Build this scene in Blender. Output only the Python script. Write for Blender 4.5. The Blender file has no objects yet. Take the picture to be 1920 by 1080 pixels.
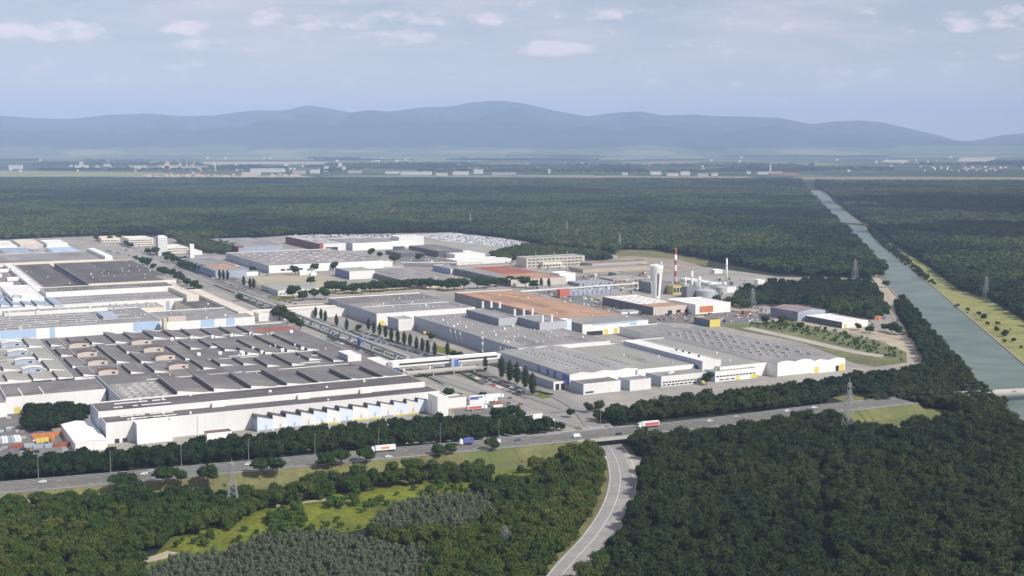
import bpy, math, random
from mathutils import Vector, Matrix, noise
C = bpy.context; S = C.scene; col = S.collection
R = math.radians
# ------------------------------------------------------------------ camera
F = 2400.0; CH = 200.0; PITCH = math.atan(275.0/F)
cam = bpy.data.objects.new('camera', bpy.data.cameras.new('camera')); col.objects.link(cam)
cam.location = (0, 0, CH); cam.rotation_euler = (math.pi/2-PITCH, 0, 0)
cam.data.sensor_width = 36; cam.data.lens = 36*F/1920
cam.data.clip_start = 1; cam.data.clip_end = 120000
S.camera = cam
# ------------------------------------------------------------------ sky, sun, exposure
SUN_EL = R(43); SX, SY = 0.82, -0.57
SUNV = Vector((SX*math.cos(SUN_EL), SY*math.cos(SUN_EL), math.sin(SUN_EL))).normalized()
W = bpy.data.worlds.new('World'); S.world = W; W.use_nodes = True
nt = W.node_tree; N = nt.nodes; L = nt.links; N.clear()
def nd(t, **k):
    n = N.new(t)
    for a, b in k.items(): setattr(n, a, b)
    return n
def mth(op, a, b=None, clamp=False):
    n = N.new('ShaderNodeMath'); n.operation = op; n.use_clamp = clamp
    for i, v in enumerate((a, b)):
        if v is None: continue
        if isinstance(v, (int, float)): n.inputs[i].default_value = v
        else: L.new(v, n.inputs[i])
    return n.outputs[0]
out = nd('ShaderNodeOutputWorld'); bg = nd('ShaderNodeBackground'); L.new(bg.outputs[0], out.inputs[0])
sky = nd('ShaderNodeTexSky', sky_type='NISHITA', sun_disc=False)
sky.sun_elevation = SUN_EL; sky.sun_rotation = math.atan2(SX, SY)
sky.air_density = 1.0; sky.dust_density = 0.4; sky.ozone_density = 2.0; sky.altitude = 200
bg.inputs['Strength'].default_value = 0.10
tc = nd('ShaderNodeTexCoord'); sep = nd('ShaderNodeSeparateXYZ'); L.new(tc.outputs['Generated'], sep.inputs[0])
ysafe = mth('MAXIMUM', mth('ABSOLUTE', sep.outputs['Y']), 0.05)
az = mth('DIVIDE', sep.outputs['X'], ysafe); el = mth('DIVIDE', sep.outputs['Z'], ysafe)
cmb = nd('ShaderNodeCombineXYZ'); L.new(az, cmb.inputs[0]); L.new(mth('MULTIPLY', el, 5.0), cmb.inputs[1])
n1 = nd('ShaderNodeTexNoise'); n1.inputs['Scale'].default_value = 7; n1.inputs['Detail'].default_value = 7; n1.inputs['Roughness'].default_value = .6
L.new(cmb.outputs[0], n1.inputs['Vector'])
veil = mth('MULTIPLY', mth('MULTIPLY', mth('SUBTRACT', n1.outputs[0], 0.42, True), 3.6, True), mth('MULTIPLY', el, 12, True), True)
cm2 = nd('ShaderNodeCombineXYZ'); L.new(az, cm2.inputs[0]); L.new(mth('MULTIPLY', el, 2.2), cm2.inputs[1])
n2 = nd('ShaderNodeTexNoise'); n2.inputs['Scale'].default_value = 34; n2.inputs['Detail'].default_value = 7; n2.inputs['Roughness'].default_value = .62
L.new(cm2.outputs[0], n2.inputs['Vector'])
puff = None
for (px, py, rx, ry, w) in ((1040, 95, 75, 16, 1), (110, 62, 120, 20, .9), (290, 127, 50, 10, .5), (360, 56, 60, 14, .5), (395, 88, 80, 12, .4),
                            (740, 75, 110, 14, .5), (850, 38, 130, 14, .5), (1345, 158, 60, 9, .5), (1095, 30, 90, 14, .45), (1560, 135, 140, 12, .3), (1860, 40, 120, 26, .5), (1880,105,90,12,.4), (620, 38, 160, 22, .4), (1240,150,40,8,.4), (470,92,60,10,.35), (850,118,50,8,.3)):
    a0 = (px-960)/2416.; e0 = (265-py)/2416.
    dx = mth('DIVIDE', mth('SUBTRACT', az, a0), rx/2416.); dy = mth('DIVIDE', mth('SUBTRACT', el, e0), ry/2416.)
    g = mth('MULTIPLY', mth('SUBTRACT', 1.35, mth('ADD', mth('MULTIPLY', dx, dx), mth('MULTIPLY', dy, dy)), True), w)
    puff = g if puff is None else mth('MAXIMUM', puff, g)
pm = mth('MULTIPLY', mth('SUBTRACT', mth('ADD', mth('MULTIPLY', puff, .30), n2.outputs[0]), 0.575, True), 5.0, True)
mx0 = nd('ShaderNodeMix', data_type='RGBA'); mx0.inputs[0].default_value = .6; L.new(sky.outputs[0], mx0.inputs[6]); mx0.inputs[7].default_value = (4.7, 4.5, 4.9, 1)
mx1 = nd('ShaderNodeMix', data_type='RGBA'); mx2 = nd('ShaderNodeMix', data_type='RGBA')
L.new(mth('MULTIPLY', veil, .7), mx1.inputs[0]); L.new(mx0.outputs[2], mx1.inputs[6]); mx1.inputs[7].default_value = (7.6, 6.9, 7.5, 1)
L.new(mth('MULTIPLY', pm, .75), mx2.inputs[0]); L.new(mx1.outputs[2], mx2.inputs[6]); mx2.inputs[7].default_value = (9.4, 8.3, 8.5, 1)
mx3 = nd('ShaderNodeMix', data_type='RGBA'); L.new(mth('MULTIPLY', mth('SUBTRACT', 1.0, mth('MULTIPLY', mth('ABSOLUTE', el), 11.0), True), .62), mx3.inputs[0]); L.new(mx2.outputs[2], mx3.inputs[6]); mx3.inputs[7].default_value = (7.6, 7.0, 6.6, 1)
L.new(mx3.outputs[2], bg.inputs[0])
sl = bpy.data.lights.new('sun', 'SUN'); sl.energy = 4.8; sl.angle = R(.5); sl.color = (1, .96, .9)
sun = bpy.data.objects.new('sun', sl); col.objects.link(sun)
sun.rotation_euler = (-SUNV).to_track_quat('-Z', 'Y').to_euler(); sun.location = (600, -300, 900)
S.view_settings.view_transform = 'Standard'; S.view_settings.look = 'None'; S.view_settings.gamma = 1; S.view_settings.exposure = 0.18
S.render.engine = 'CYCLES'; S.cycles.max_bounces = 6; S.cycles.volume_bounces = 1; S.cycles.volume_step_rate = 1
# ------------------------------------------------------------------ helpers
GA = R(27.1); U = Vector((-math.sin(GA), math.cos(GA), 0)); V = Vector((math.cos(GA), math.sin(GA), 0))
cp, sp = math.cos(PITCH), math.sin(PITCH)
def ray(px, py):
    return Vector((px-960, (540-py)*sp + F*cp, (540-py)*cp - F*sp))
def P(px, py, z=0.0):                 # the point of height z seen at a pixel of the 1920-wide photograph
    d = ray(px, py); t = (z-CH)/d.z
    return Vector((d.x*t, d.y*t, z))
def proj(p):
    q = Vector(p)-Vector((0, 0, CH)); fw = q.y*cp-q.z*sp; up = q.y*sp+q.z*cp
    return (960+F*q.x/fw, 540-F*up/fw) if fw > 1 else (-9999, -9999)
def sc(y): return (y-265)/200.0
rnd = random.Random(7)
MATS = {}
def mat(name, c, rough=.75, var=.18, vs=.06, seam=None, seam_dark=.75, fine=0.0, metal=0.0, bump=0, stain=None, spec=.3, objvar=0.0, streak=0.0):
    """procedural surface: base colour with large stains, fine grain and optional panel seams"""
    if name in MATS: return MATS[name]
    m = bpy.data.materials.new(name); MATS[name] = m; m.use_nodes = True
    n = m.node_tree.nodes; l = m.node_tree.links; b = n['Principled BSDF']
    b.inputs['Roughness'].default_value = rough; b.inputs['Metallic'].default_value = metal
    b.inputs['Specular IOR Level'].default_value = spec
    t = n.new('ShaderNodeTexCoord')
    def nz(scale, det, co='Object', stretch=None):
        x = n.new('ShaderNodeTexNoise'); x.inputs['Scale'].default_value = scale; x.inputs['Detail'].default_value = det
        x.inputs['Roughness'].default_value = .62
        if stretch:
            mp = n.new('ShaderNodeMapping'); mp.inputs['Scale'].default_value = stretch; l.new(t.outputs[co], mp.inputs[0]); l.new(mp.outputs[0], x.inputs['Vector'])
        else: l.new(t.outputs[co], x.inputs['Vector'])
        return x.outputs[0]
    def ramp(f, lo, hi, a=.32, bb=.68):
        r = n.new('ShaderNodeMapRange'); r.inputs[1].default_value = a; r.inputs[2].default_value = bb
        r.inputs[3].default_value = lo; r.inputs[4].default_value = hi; l.new(f, r.inputs[0]); return r.outputs[0]
    def mul(a, bq):
        x = n.new('ShaderNodeMath'); x.operation = 'MULTIPLY'
        for i, v in enumerate((a, bq)):
            if isinstance(v, (int, float)): x.inputs[i].default_value = v
            else: l.new(v, x.inputs[i])
        return x.outputs[0]
    f = ramp(nz(vs, 6), 1-var, 1+var)
    if fine: f = mul(f, ramp(nz(fine, 3), 1-var*.8, 1+var*.8))
    if streak: f = mul(f, ramp(nz(1, 4, 'Object', (.9, .9, .045)), 1-streak, 1+streak*.6))
    if seam:
        sx = n.new('ShaderNodeSeparateXYZ'); l.new(t.outputs['Object'], sx.inputs[0])
        for ax, spc, wd in seam:
            q = mul(sx.outputs[ax], 1.0/spc); fr = n.new('ShaderNodeMath'); fr.operation = 'FRACT'; l.new(q, fr.inputs[0])
            g = n.new('ShaderNodeMath'); g.operation = 'LESS_THAN'; l.new(fr.outputs[0], g.inputs[0]); g.inputs[1].default_value = wd/spc
            f = mul(f, ramp(g.outputs[0], 1, seam_dark, 0, 1))
    if objvar:
        oi = n.new('ShaderNodeObjectInfo'); f = mul(f, ramp(oi.outputs['Random'], 1-objvar, 1+objvar, 0, 1))
    vm = n.new('ShaderNodeVectorMath'); vm.operation = 'SCALE'; vm.inputs[0].default_value = c[:3]; l.new(f, vm.inputs['Scale'])
    src = vm.outputs[0]
    if stain:
        mx = n.new('ShaderNodeMix'); mx.data_type = 'RGBA'; l.new(ramp(nz(stain[1], 5), 0, stain[2], .5, .68), mx.inputs[0])
        l.new(src, mx.inputs[6]); mx.inputs[7].default_value = (*stain[0], 1); src = mx.outputs[2]
    l.new(src, b.inputs['Base Color'])
    if bump:
        bp = n.new('ShaderNodeBump'); bp.inputs['Distance'].default_value = bump; l.new(nz(.8, 4), bp.inputs['Height']); l.new(bp.outputs[0], b.inputs['Normal'])
    return m
white = mat('white_cladding', (.77, .765, .74), .5, .04, .05, [(0, 6, .14), (1, 6, .14)], .86, 0, streak=.045)
cream = mat('cream_cladding', (.66, .60, .50), .6, .08, .05)
blue = mat('pale_blue_cladding', (.38, .49, .64), .5, .06, .05, [(0, 5, .15), (1, 5, .15)], .8)
greyblue = mat('grey_blue_cladding_and_shade', (.37, .41, .49), .5, .08, .04, [(0, 6, .15), (1, 6, .15), (2, 4, .15)], .82, streak=.05)  # real cladding; as left walls of white halls it paints blue shade
deepblue = mat('deep_blue_panel', (.08, .16, .42), .5, .06)
yellow = mat('yellow_panel', (.64, .53, .12), .5, .06)
orangep = mat('orange_panel', (.50, .19, .07), .7, .25, .3)
redp = mat('red_panel', (.30, .09, .06), .7, .25, .3)
dark = mat('dark_opening', (.035, .037, .045), .4, .1)
glass = mat('window_glass', (.05, .07, .09), .15, .1, spec=.6)
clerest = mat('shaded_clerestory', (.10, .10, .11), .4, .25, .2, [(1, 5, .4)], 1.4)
roof_d = mat('dark_felt_roof', (.155, .148, .145), .9, .22, .035, [(0, 12, .5), (1, 24, .4)], .86, .5, stain=((.25, .23, .21), .03, .5))
roof_dd = mat('bitumen_roof', (.105, .098, .098), .9, .2, .035, [(0, 10, .4)], .88, .5, stain=((.17, .15, .14), .04, .5))
roof_m = mat('mid_grey_roof', (.235, .228, .222), .9, .16, .03, [(0, 15, .5), (1, 30, .5)], .84, .5, stain=((.32, .30, .28), .02, .5))
roof_l = mat('gravel_roof', (.31, .305, .28), .9, .16, .03, [(0, 20, .5), (1, 20, .5)], .85, .6, stain=((.25, .245, .22), .02, .6))
roof_w = mat('white_membrane_roof', (.68, .67, .64), .6, .08, .04, [(0, 8, .3)], .86)
roof_c = mat('cream_roof', (.58, .53, .45), .8, .1, .04, [(1, 9, .3)], .86)
roof_o = mat('orange_gravel_roof', (.37, .225, .145), .9, .18, .03, [(0, 24, 1.2)], .86, .4, stain=((.36, .26, .19), .03, .7))
roof_r = mat('red_brown_roof', (.28, .10, .07), .9, .2, .05, None, .8, .4)
tanw = mat('tan_wall', (.52, .46, .41), .7, .08)
brown = mat('brown_fascia', (.22, .10, .07), .8, .1)
steel = mat('galvanised_steel', (.36, .37, .38), .5, .1, metal=.3)
conc = mat('concrete', (.42, .40, .36), .9, .1, .1)
equip = mat('rooftop_metal', (.45, .45, .44), .6, .25, .3)
yardm = mat('yard_concrete', (.285, .268, .24), .95, .16, .012, [(0, 40, .6), (1, 40, .6)], .9, .08, stain=((.19, .18, .165), .01, .8))
asph = mat('asphalt', (.165, .158, .15), .9, .12, .02, None, .8, .3, stain=((.21, .20, .19), .03, .6))
roadm = mat('worn_road', (.225, .215, .205), .9, .1, .02, None, .8, .3)
dirt = mat('sandy_track', (.36, .31, .23), .95, .16, .03, None, .8, .3, stain=((.22, .22, .12), .02, .5))
drygrass = mat('dry_grass', (.145, .14, .055), .95, .25, .03, None, .8, .25, stain=((.10, .13, .04), .02, .8))
grass = mat('meadow_grass', (.125, .142, .012), .95, .4, .03, None, .8, .35, stain=((.050, .085, .014), .05, .95))
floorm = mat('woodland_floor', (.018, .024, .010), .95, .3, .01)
markm = mat('road_paint', (.62, .62, .60), .7, .1)
sandm = mat('railway_ballast', (.34, .29, .24), .95, .2, .03, [(1, 12, 1.5)], .7)
bark = mat('bark', (.09, .07, .05), .9, .2)
M = {}
for k, c in (('white', (.75, .76, .77)), ('silver', (.42, .43, .45)), ('dark', (.03, .032, .04)), ('red', (.4, .04, .03)), ('blue', (.05, .1, .3)), ('grey', (.14, .15, .16))):
    M[k] = mat('car_paint_'+k, c, .3, .03, spec=.5)
rubber = mat('rubber', (.02, .02, .02), .8, .1)

class MB:
    def __init__(s): s.v = []; s.f = []; s.m = []; s.mats = []
    def mi(s, m):
        if m not in s.mats: s.mats.append(m)
        return s.mats.index(m)
    def face(s, pts, m):
        k = len(s.v); s.v += [tuple(p) for p in pts]; s.f.append(tuple(range(k, k+len(pts)))); s.m.append(s.mi(m))
    def box(s, x0, x1, y0, y1, z0, z1, m, top=None, front=None, bottom=True):
        a = [(x0, y0), (x1, y0), (x1, y1), (x0, y1)]; s.prism(a, z0, z1, m, top, bottom)
    def prism(s, poly, z0, z1, m, top=None, bottom=True):
        n = len(poly)
        for i in range(n):
            p, q = poly[i], poly[(i+1) % n]
            s.face([(p[0], p[1], z0), (q[0], q[1], z0), (q[0], q[1], z1), (p[0], p[1], z1)], m)
        if top is not False: s.face([(p[0], p[1], z1) for p in poly], top or m)
        if bottom: s.face([(p[0], p[1], z0) for p in reversed(poly)], m)
    def tube(s, p, q, r0, r1, m, n=8, caps=True):
        p = Vector(p); q = Vector(q); d = (q-p).normalized(); a = d.orthogonal().normalized(); b = d.cross(a)
        k = len(s.v)
        for c, r in ((p, r0), (q, r1)):
            for i in range(n):
                t = 2*math.pi*i/n; s.v.append(tuple(c+(a*math.cos(t)+b*math.sin(t))*r))
        mi = s.mi(m)
        for i in range(n):
            j = (i+1) % n; s.f.append((k+i, k+j, k+n+j, k+n+i)); s.m.append(mi)
        if caps:
            s.f.append(tuple(k+i for i in reversed(range(n)))); s.m.append(mi); s.f.append(tuple(k+n+i for i in range(n))); s.m.append(mi)
    def lathe(s, prof, m, n=20, c=(0, 0, 0)):
        k = len(s.v); mi = s.mi(m)
        for r, z in prof:
            for i in range(n):
                t = 2*math.pi*i/n; s.v.append((c[0]+r*math.cos(t), c[1]+r*math.sin(t), c[2]+z))
        for a in range(len(prof)-1):
            for i in range(n):
                j = (i+1) % n; s.f.append((k+a*n+i, k+a*n+j, k+(a+1)*n+j, k+(a+1)*n+i)); s.m.append(mi)
    def data(s, name, smooth=False):
        me = bpy.data.meshes.new(name); me.from_pydata(s.v, [], s.f)
        for m in s.mats: me.materials.append(m)
        me.polygons.foreach_set('material_index', s.m)
        if smooth: me.polygons.foreach_set('use_smooth', [True]*len(s.f))
        me.update(); return me
    def build(s, name, parent=None, smooth=False):
        o = bpy.data.objects.new(name, s.data(name, smooth)); col.objects.link(o)
        if parent: o.parent = parent
        return o
def tag(o, label=None, cat=None, group=None, kind=None):
    if label: o['label'] = label
    if cat: o['category'] = cat
    if group: o['group'] = group
    if kind: o['kind'] = kind
    return o
def thing(name, label, cat, loc, rz=0, group=None):
    o = bpy.data.objects.new(name, None); col.objects.link(o); o.location = loc; o.rotation_euler = (0, 0, rz)
    o.empty_display_size = 1; return tag(o, label, cat, group)
def copy_tree(o, parent=None):
    c = o.copy(); col.objects.link(c); c.parent = parent
    for ch in list(o.children): copy_tree(ch, c)
    return c
def sheet(name, pix, z, m, world=None, group=None, lab=None):
    pts = world or [P(x, y, z) for x, y in pix]
    b = MB(); b.face([(p[0], p[1], z) for p in pts], m)
    me = b.data(name); o = bpy.data.objects.new(name, me); col.objects.link(o)
    import bmesh
    bm = bmesh.new(); bm.from_mesh(me); bmesh.ops.triangulate(bm, faces=bm.faces[:]); bm.normal_update()
    if sum(f.normal.z for f in bm.faces) < 0: bmesh.ops.reverse_faces(bm, faces=bm.faces[:])
    bm.to_mesh(me); bm.free(); tag(o, kind='structure'); return o
def ribbon(name, pts, w, z, m, kind='structure', offs=0.0):
    """road strip of width w along world points"""
    b = MB(); pts = [Vector((p[0], p[1], p[2] if len(p) > 2 and z is None else (z or 0))) for p in pts]; Ls = []
    for i, p in enumerate(pts):
        d = (pts[min(i+1, len(pts)-1)]-pts[max(i-1, 0)]); d.z = 0; d.normalize(); n = Vector((-d.y, d.x, 0))
        Ls.append((p+n*(offs+w/2), p+n*(offs-w/2)))
    for i in range(len(pts)-1):
        b.face([Ls[i][1], Ls[i+1][1], Ls[i+1][0], Ls[i][0]], m)
    o = b.build(name); tag(o, kind=kind); return o
def smooth_pts(pts, n=6):
    out = []
    for i in range(len(pts)-1):
        p0 = pts[max(i-1, 0)]; p1 = pts[i]; p2 = pts[i+1]; p3 = pts[min(i+2, len(pts)-1)]
        for k in range(n):
            t = k/n; out.append(0.5*((2*p1)+(p2-p0)*t+(2*p0-5*p1+4*p2-p3)*t*t+(3*p1-p0-3*p2+p3)*t*t*t))
    out.append(pts[-1]); return out

# ================================================================== THE SETTING
def ground_material():
    m = bpy.data.materials.new('farmland'); m.use_nodes = True; n = m.node_tree.nodes; l = m.node_tree.links; b = n['Principled BSDF']
    b.inputs['Roughness'].default_value = .95; b.inputs['Specular IOR Level'].default_value = .1
    g = n.new('ShaderNodeNewGeometry'); mp = n.new('ShaderNodeMapping'); mp.inputs['Scale'].default_value = (.0011, .0016, 0); mp.inputs['Rotation'].default_value = (0, 0, .5)
    l.new(g.outputs['Position'], mp.inputs[0])
    v = n.new('ShaderNodeTexVoronoi'); v.inputs['Scale'].default_value = 1.0; l.new(mp.outputs[0], v.inputs['Vector'])
    s = n.new('ShaderNodeSeparateColor'); l.new(v.outputs['Color'], s.inputs[0])
    r = n.new('ShaderNodeValToRGB'); r.color_ramp.interpolation = 'CONSTANT'; l.new(s.outputs[0], r.inputs[0])
    e = r.color_ramp.elements; e[0].position = 0; e[0].color = (.035, .05, .02, 1); e[1].position = .45; e[1].color = (.08, .11, .035, 1)
    for p, c in ((.62, (.22, .20, .10, 1)), (.72, (.05, .08, .025, 1)), (.84, (.30, .26, .16, 1)), (.93, (.12, .15, .05, 1))):
        x = e.new(p); x.color = c
    nz = n.new('ShaderNodeTexNoise'); nz.inputs['Scale'].default_value = .0006; nz.inputs['Detail'].default_value = 6; l.new(g.outputs['Position'], nz.inputs['Vector'])
    mr = n.new('ShaderNodeMapRange'); mr.inputs[1].default_value = .42; mr.inputs[2].default_value = .56; l.new(nz.outputs[0], mr.inputs[0])
    mx = n.new('ShaderNodeMix'); mx.data_type = 'RGBA'; l.new(mr.outputs[0], mx.inputs[0]); l.new(r.outputs[0], mx.inputs[6]); mx.inputs[7].default_value = (.035, .05, .022, 1)
    l.new(mx.outputs[2], b.inputs['Base Color']); return m
farm = ground_material()
b = MB(); b.face([(-42000, -2500, 0), (42000, -2500, 0), (42000, 36500, 0), (-42000, 36500, 0)], farm); tag(b.build('ground'), kind='structure')

# mountains: one height field, ridge line and foothills
SKY = [(-1500, 225), (-700, 222), (-200, 214), (0, 217), (60, 221), (130, 224), (200, 216), (280, 213), (340, 218), (400, 217), (470, 208), (540, 207), (575, 198), (610, 202), (660, 212), (690, 206), (730, 210), (790, 202), (850, 200), (880, 193), (930, 189), (980, 194), (1040, 208), (1100, 219), (1150, 212), (1200, 209), (1240, 217), (1300, 215), (1340, 218), (1400, 219), (1460, 221), (1520, 233), (1560, 228), (1610, 226), (1650, 229), (1700, 240), (1760, 254), (1800, 265), (1840, 262), (1880, 253), (1920, 250), (2100, 243), (2600, 235), (3600, 240)]
def lerp(tab, x):
    if x <= tab[0][0]: return tab[0][1]
    for (a, p), (b_, q) in zip(tab, tab[1:]):
        if x <= b_: return p+(q-p)*(x-a)/(b_-a)
    return tab[-1][1]
FOOT = [(-1500, 262), (0, 262), (300, 270), (500, 262), (700, 266), (900, 262), (1100, 262), (1300, 270), (1500, 262), (1800, 272), (1920, 268), (3600, 266)]
FR2 = [(-1500, 243), (0, 246), (250, 252), (420, 240), (560, 228), (700, 232), (860, 226), (1000, 238), (1150, 240), (1300, 246), (1420, 242), (1560, 252), (1700, 262), (1850, 270), (1960, 262), (3600, 250)]
def hill_h(px, d):
    h1 = hill_h1(px, d); a = (px-960)/2416.; k_ = (265-lerp(FR2, px)+noise.noise(Vector((a*22, 2, 5)))*9)/2416.*21500+CH; return max(h1, k_*math.exp(-((d-21500)/1500.)**2)*(1+.25*noise.noise(Vector((a*40, d/900., 9)))))
def hill_h1(px, d):
    ridge = (265-lerp(SKY, px))/2416.*27000+CH
    ang = (px-960)/2416.
    nse = noise.noise(Vector((ang*14, d/4200., 3)))*.5+noise.noise(Vector((ang*36, d/1900., 7)))*.28+noise.noise(Vector((ang*90, d/800., 1)))*.12
    t = (d-15500)/11500.
    if t <= 0: return -30
    if t < 1:
        s = t*t*(3-2*t); h = ridge*(s**1.25)*(1+nse*.95*(1-t)**.6*2*min(1, t*2)*(1 if t < .97 else 0))
        rv = abs(noise.noise(Vector((ang*55, d/2600., 11))))+.5*abs(noise.noise(Vector((ang*120, d/1300., 4)))); h *= 1-.55*rv*min(1, t*3)*min(1, (1-t)*5)
        cap = CH+(d/27000.)*(ridge-CH)-28*(1-t)           # never above the line of sight to the crest
        return min(h, max(cap, -30))-2
    t2 = min(1, (d-27000)/9000.); return ridge*(1-t2)-40*t2
bm_v = []; bm_f = []; pxs = [-1500+i*14 for i in range(365)]; ds = [15300+i*200 for i in range(58)]+[27000, 27600, 28600, 30500, 33000, 36000]
for d in ds:
    for px in pxs: bm_v.append(((px-960)/2416.*d, d, hill_h(px, d)))
nx = len(pxs)
for j in range(len(ds)-1):
    for i in range(nx-1): bm_f.append((j*nx+i, j*nx+i+1, (j+1)*nx+i+1, (j+1)*nx+i))
hm = bpy.data.materials.new('wooded_hills'); hm.use_nodes = True; n = hm.node_tree.nodes; l = hm.node_tree.links; bb = n['Principled BSDF']; bb.inputs['Roughness'].default_value = 1; bb.inputs['Specular IOR Level'].default_value = 0
g = n.new('ShaderNodeNewGeometry'); nz = n.new('ShaderNodeTexNoise'); nz.inputs['Scale'].default_value = .0008; nz.inputs['Detail'].default_value = 6; l.new(g.outputs['Position'], nz.inputs['Vector'])
sx = n.new('ShaderNodeSeparateXYZ'); l.new(g.outputs['Position'], sx.inputs[0])
mr = n.new('ShaderNodeMapRange'); mr.inputs[1].default_value = 60; mr.inputs[2].default_value = 330; l.new(sx.outputs[2], mr.inputs[0])
ad = n.new('ShaderNodeMath'); ad.operation = 'ADD'; l.new(mr.outputs[0], ad.inputs[0]); l.new(nz.outputs[0], ad.inputs[1])
rp = n.new('ShaderNodeValToRGB'); l.new(ad.outputs[0], rp.inputs[0]); e = rp.color_ramp.elements
e[0].position = .42; e[0].color = (.20, .19, .10, 1); e[1].position = .5; e[1].color = (.07, .11, .035, 1)
x = e.new(.62); x.color = (.09, .13, .045, 1); x = e.new(.72); x.color = (.022, .035, .018, 1)
l.new(rp.outputs[0], bb.inputs['Base Color'])
me = bpy.data.meshes.new('mountains'); me.from_pydata(bm_v, [], bm_f); me.materials.append(hm); me.polygons.foreach_set('use_smooth', [True]*len(bm_f))
o = bpy.data.objects.new('mountains', me); col.objects.link(o); tag(o, kind='structure')

# forest floor, plant yard, roads, meadows
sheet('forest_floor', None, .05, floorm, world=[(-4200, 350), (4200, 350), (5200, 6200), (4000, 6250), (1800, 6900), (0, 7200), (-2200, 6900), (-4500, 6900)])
YARD = [(-500, 448), (0, 446), (180, 440), (330, 446), (400, 452), (560, 440), (850, 435), (960, 448), (1030, 462), (1150, 478), (1210, 478), (1320, 500), (1460, 519), (1590, 522), (1655, 552), (1690, 610), (1730, 680), (1700, 700), (1600, 712), (1420, 730), (1120, 775), (1150, 800), (1080, 812), (800, 830), (500, 850), (200, 862), (0, 870), (-500, 905)]
sheet('factory_yard', YARD, .15, yardm)
def pw(L_, z=0): return [P(x, y, z) for x, y in L_]
sheet('dry_lawn', [(470, 520), (590, 512), (650, 530), (860, 530), (860, 545), (640, 556), (600, 552), (520, 556)], .25, mat('pale_lawn', (.34, .30, .21), .95, .12, .02, None, .8, .2))
sheet('dry_lawn', [(500, 553), (555, 556), (550, 566), (505, 562)], .3, drygrass)
sheet('grass_verge', [(1150, 470), (1215, 466), (1330, 486), (1325, 498), (1230, 486), (1160, 483)], .3, drygrass)
sheet('grass_verge', [(1345, 609), (1480, 600), (1560, 622), (1650, 640), (1700, 660), (1700, 680), (1640, 688), (1600, 680), (1500, 640), (1400, 622)], .3, mat('rough_grass', (.13, .14, .06), .95, .3, .03, None, .8, .2))
sheet('dirt_yard', [(1380, 575), (1450, 585), (1620, 610), (1690, 632), (1720, 690), (1690, 690), (1660, 640), (1560, 618), (1440, 600), (1350, 600)], .28, dirt)
sheet('dirt_yard', [(1090, 492), (1180, 480), (1270, 486), (1320, 500), (1210, 522), (1090, 512)], .32, mat('ballast_field', (.27, .235, .19), .95, .2, .02, [(1, 16, 2)], .8, .2))
sheet('brown_yard', [(790, 478), (860, 470), (930, 486), (860, 500), (800, 492)], .32, mat('brown_dirt', (.38, .27, .19), .95, .15, .02))
sheet('car_storage_lot', [(780, 440), (850, 436), (960, 449), (1025, 461), (930, 462), (830, 452)], .34, mat('pale_lot', (.42, .41, .39), .95, .1, .02))
sheet('grass_verge', [(1000, 740), (1040, 735), (1050, 742), (1010, 748)], .4, grass)
sheet('grass_verge', [(820, 648), (850, 655), (870, 664), (840, 664), (815, 658)], .4, grass)
lotm = mat('dark_lot', (.15, .145, .135), .95, .15, .03, [(0, 18, .4)], 1.15, .3, stain=((.21, .20, .19), .03, .6))
sheet('parking_lot', [(-200, 778), (60, 771), (60, 800), (120, 812), (115, 858), (-200, 885)], .36, lotm)
sheet('parking_lot', [(640, 618), (665, 616), (850, 672), (830, 680)], .36, lotm)
sheet('parking_lot', [(600, 640), (622, 632), (735, 675), (700, 690)], .36, lotm)
sheet('parking_lot', [(868, 700), (905, 694), (1010, 740), (985, 748)], .36, lotm)
sheet('parking_lot', [(835, 752), (935, 742), (980, 772), (860, 785)], .36, lotm)
sheet('parking_lot', [(300, 490), (345, 486), (520, 548), (470, 556)], .36, lotm)
sheet('parking_lot', [(1000, 545), (1060, 540), (1240, 600), (1215, 612)], .36, lotm)
sheet('parking_lot', [(1220, 590), (1320, 578), (1460, 588), (1450, 600), (1340, 608), (1240, 604)], .36, lotm)
sheet('parking_lot', [(1070, 520), (1210, 508), (1220, 535), (1080, 540)], .36, mat('brown_lot', (.20, .175, .14), .95, .2, .02, [(1, 14, 2)], .8, .3))
sheet('parking_lot', [(730, 470), (800, 466), (860, 500), (760, 500)], .36, lotm)
# avenue and service roads along the plant
av = [P(230, 455), P(330, 500), P(450, 556), P(620, 625), P(770, 690), P(930, 745), P(1030, 782), P(1090, 800)]
ribbon('avenue', smooth_pts(av), 13, .45, roadm); ribbon('avenue_lane', smooth_pts([p+V*24 for p in av[:-1]]), 8, .47, roadm)
ribbon('lane_marking', smooth_pts(av), .4, .5, markm)
ribbon('service_road', smooth_pts([P(870, 790), P(960, 775), P(1040, 772), P(1120, 765)]), 9, .52, roadm)
ribbon('service_road', smooth_pts([P(985, 700), P(1030, 735), P(1080, 765), P(1110, 800)]), 10, .54, roadm)
ribbon('service_road', smooth_pts([P(1400, 615), P(1500, 637), P(1600, 660), P(1665, 670)]), 14, .42, mat('pale_concrete_road', (.37, .345, .30), .95, .1, .02))
ribbon('sandy_track', smooth_pts([P(1590, 690), P(1650, 700), P(1715, 690), P(1730, 670), P(1700, 640), P(1600, 618), P(1480, 600), P(1400, 590)]), 6, .44, dirt)
ribbon('sandy_track', smooth_pts([P(1740, 690), P(1700, 630), P(1675, 590), P(1655, 550), P(1640, 530), P(1560, 521), P(1430, 527)]), 6, .46, dirt)
ribbon('sandy_track', smooth_pts([P(1675, 585), P(1668, 555), P(1655, 530), P(1648, 510)]), 5, .48, dirt)
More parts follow.
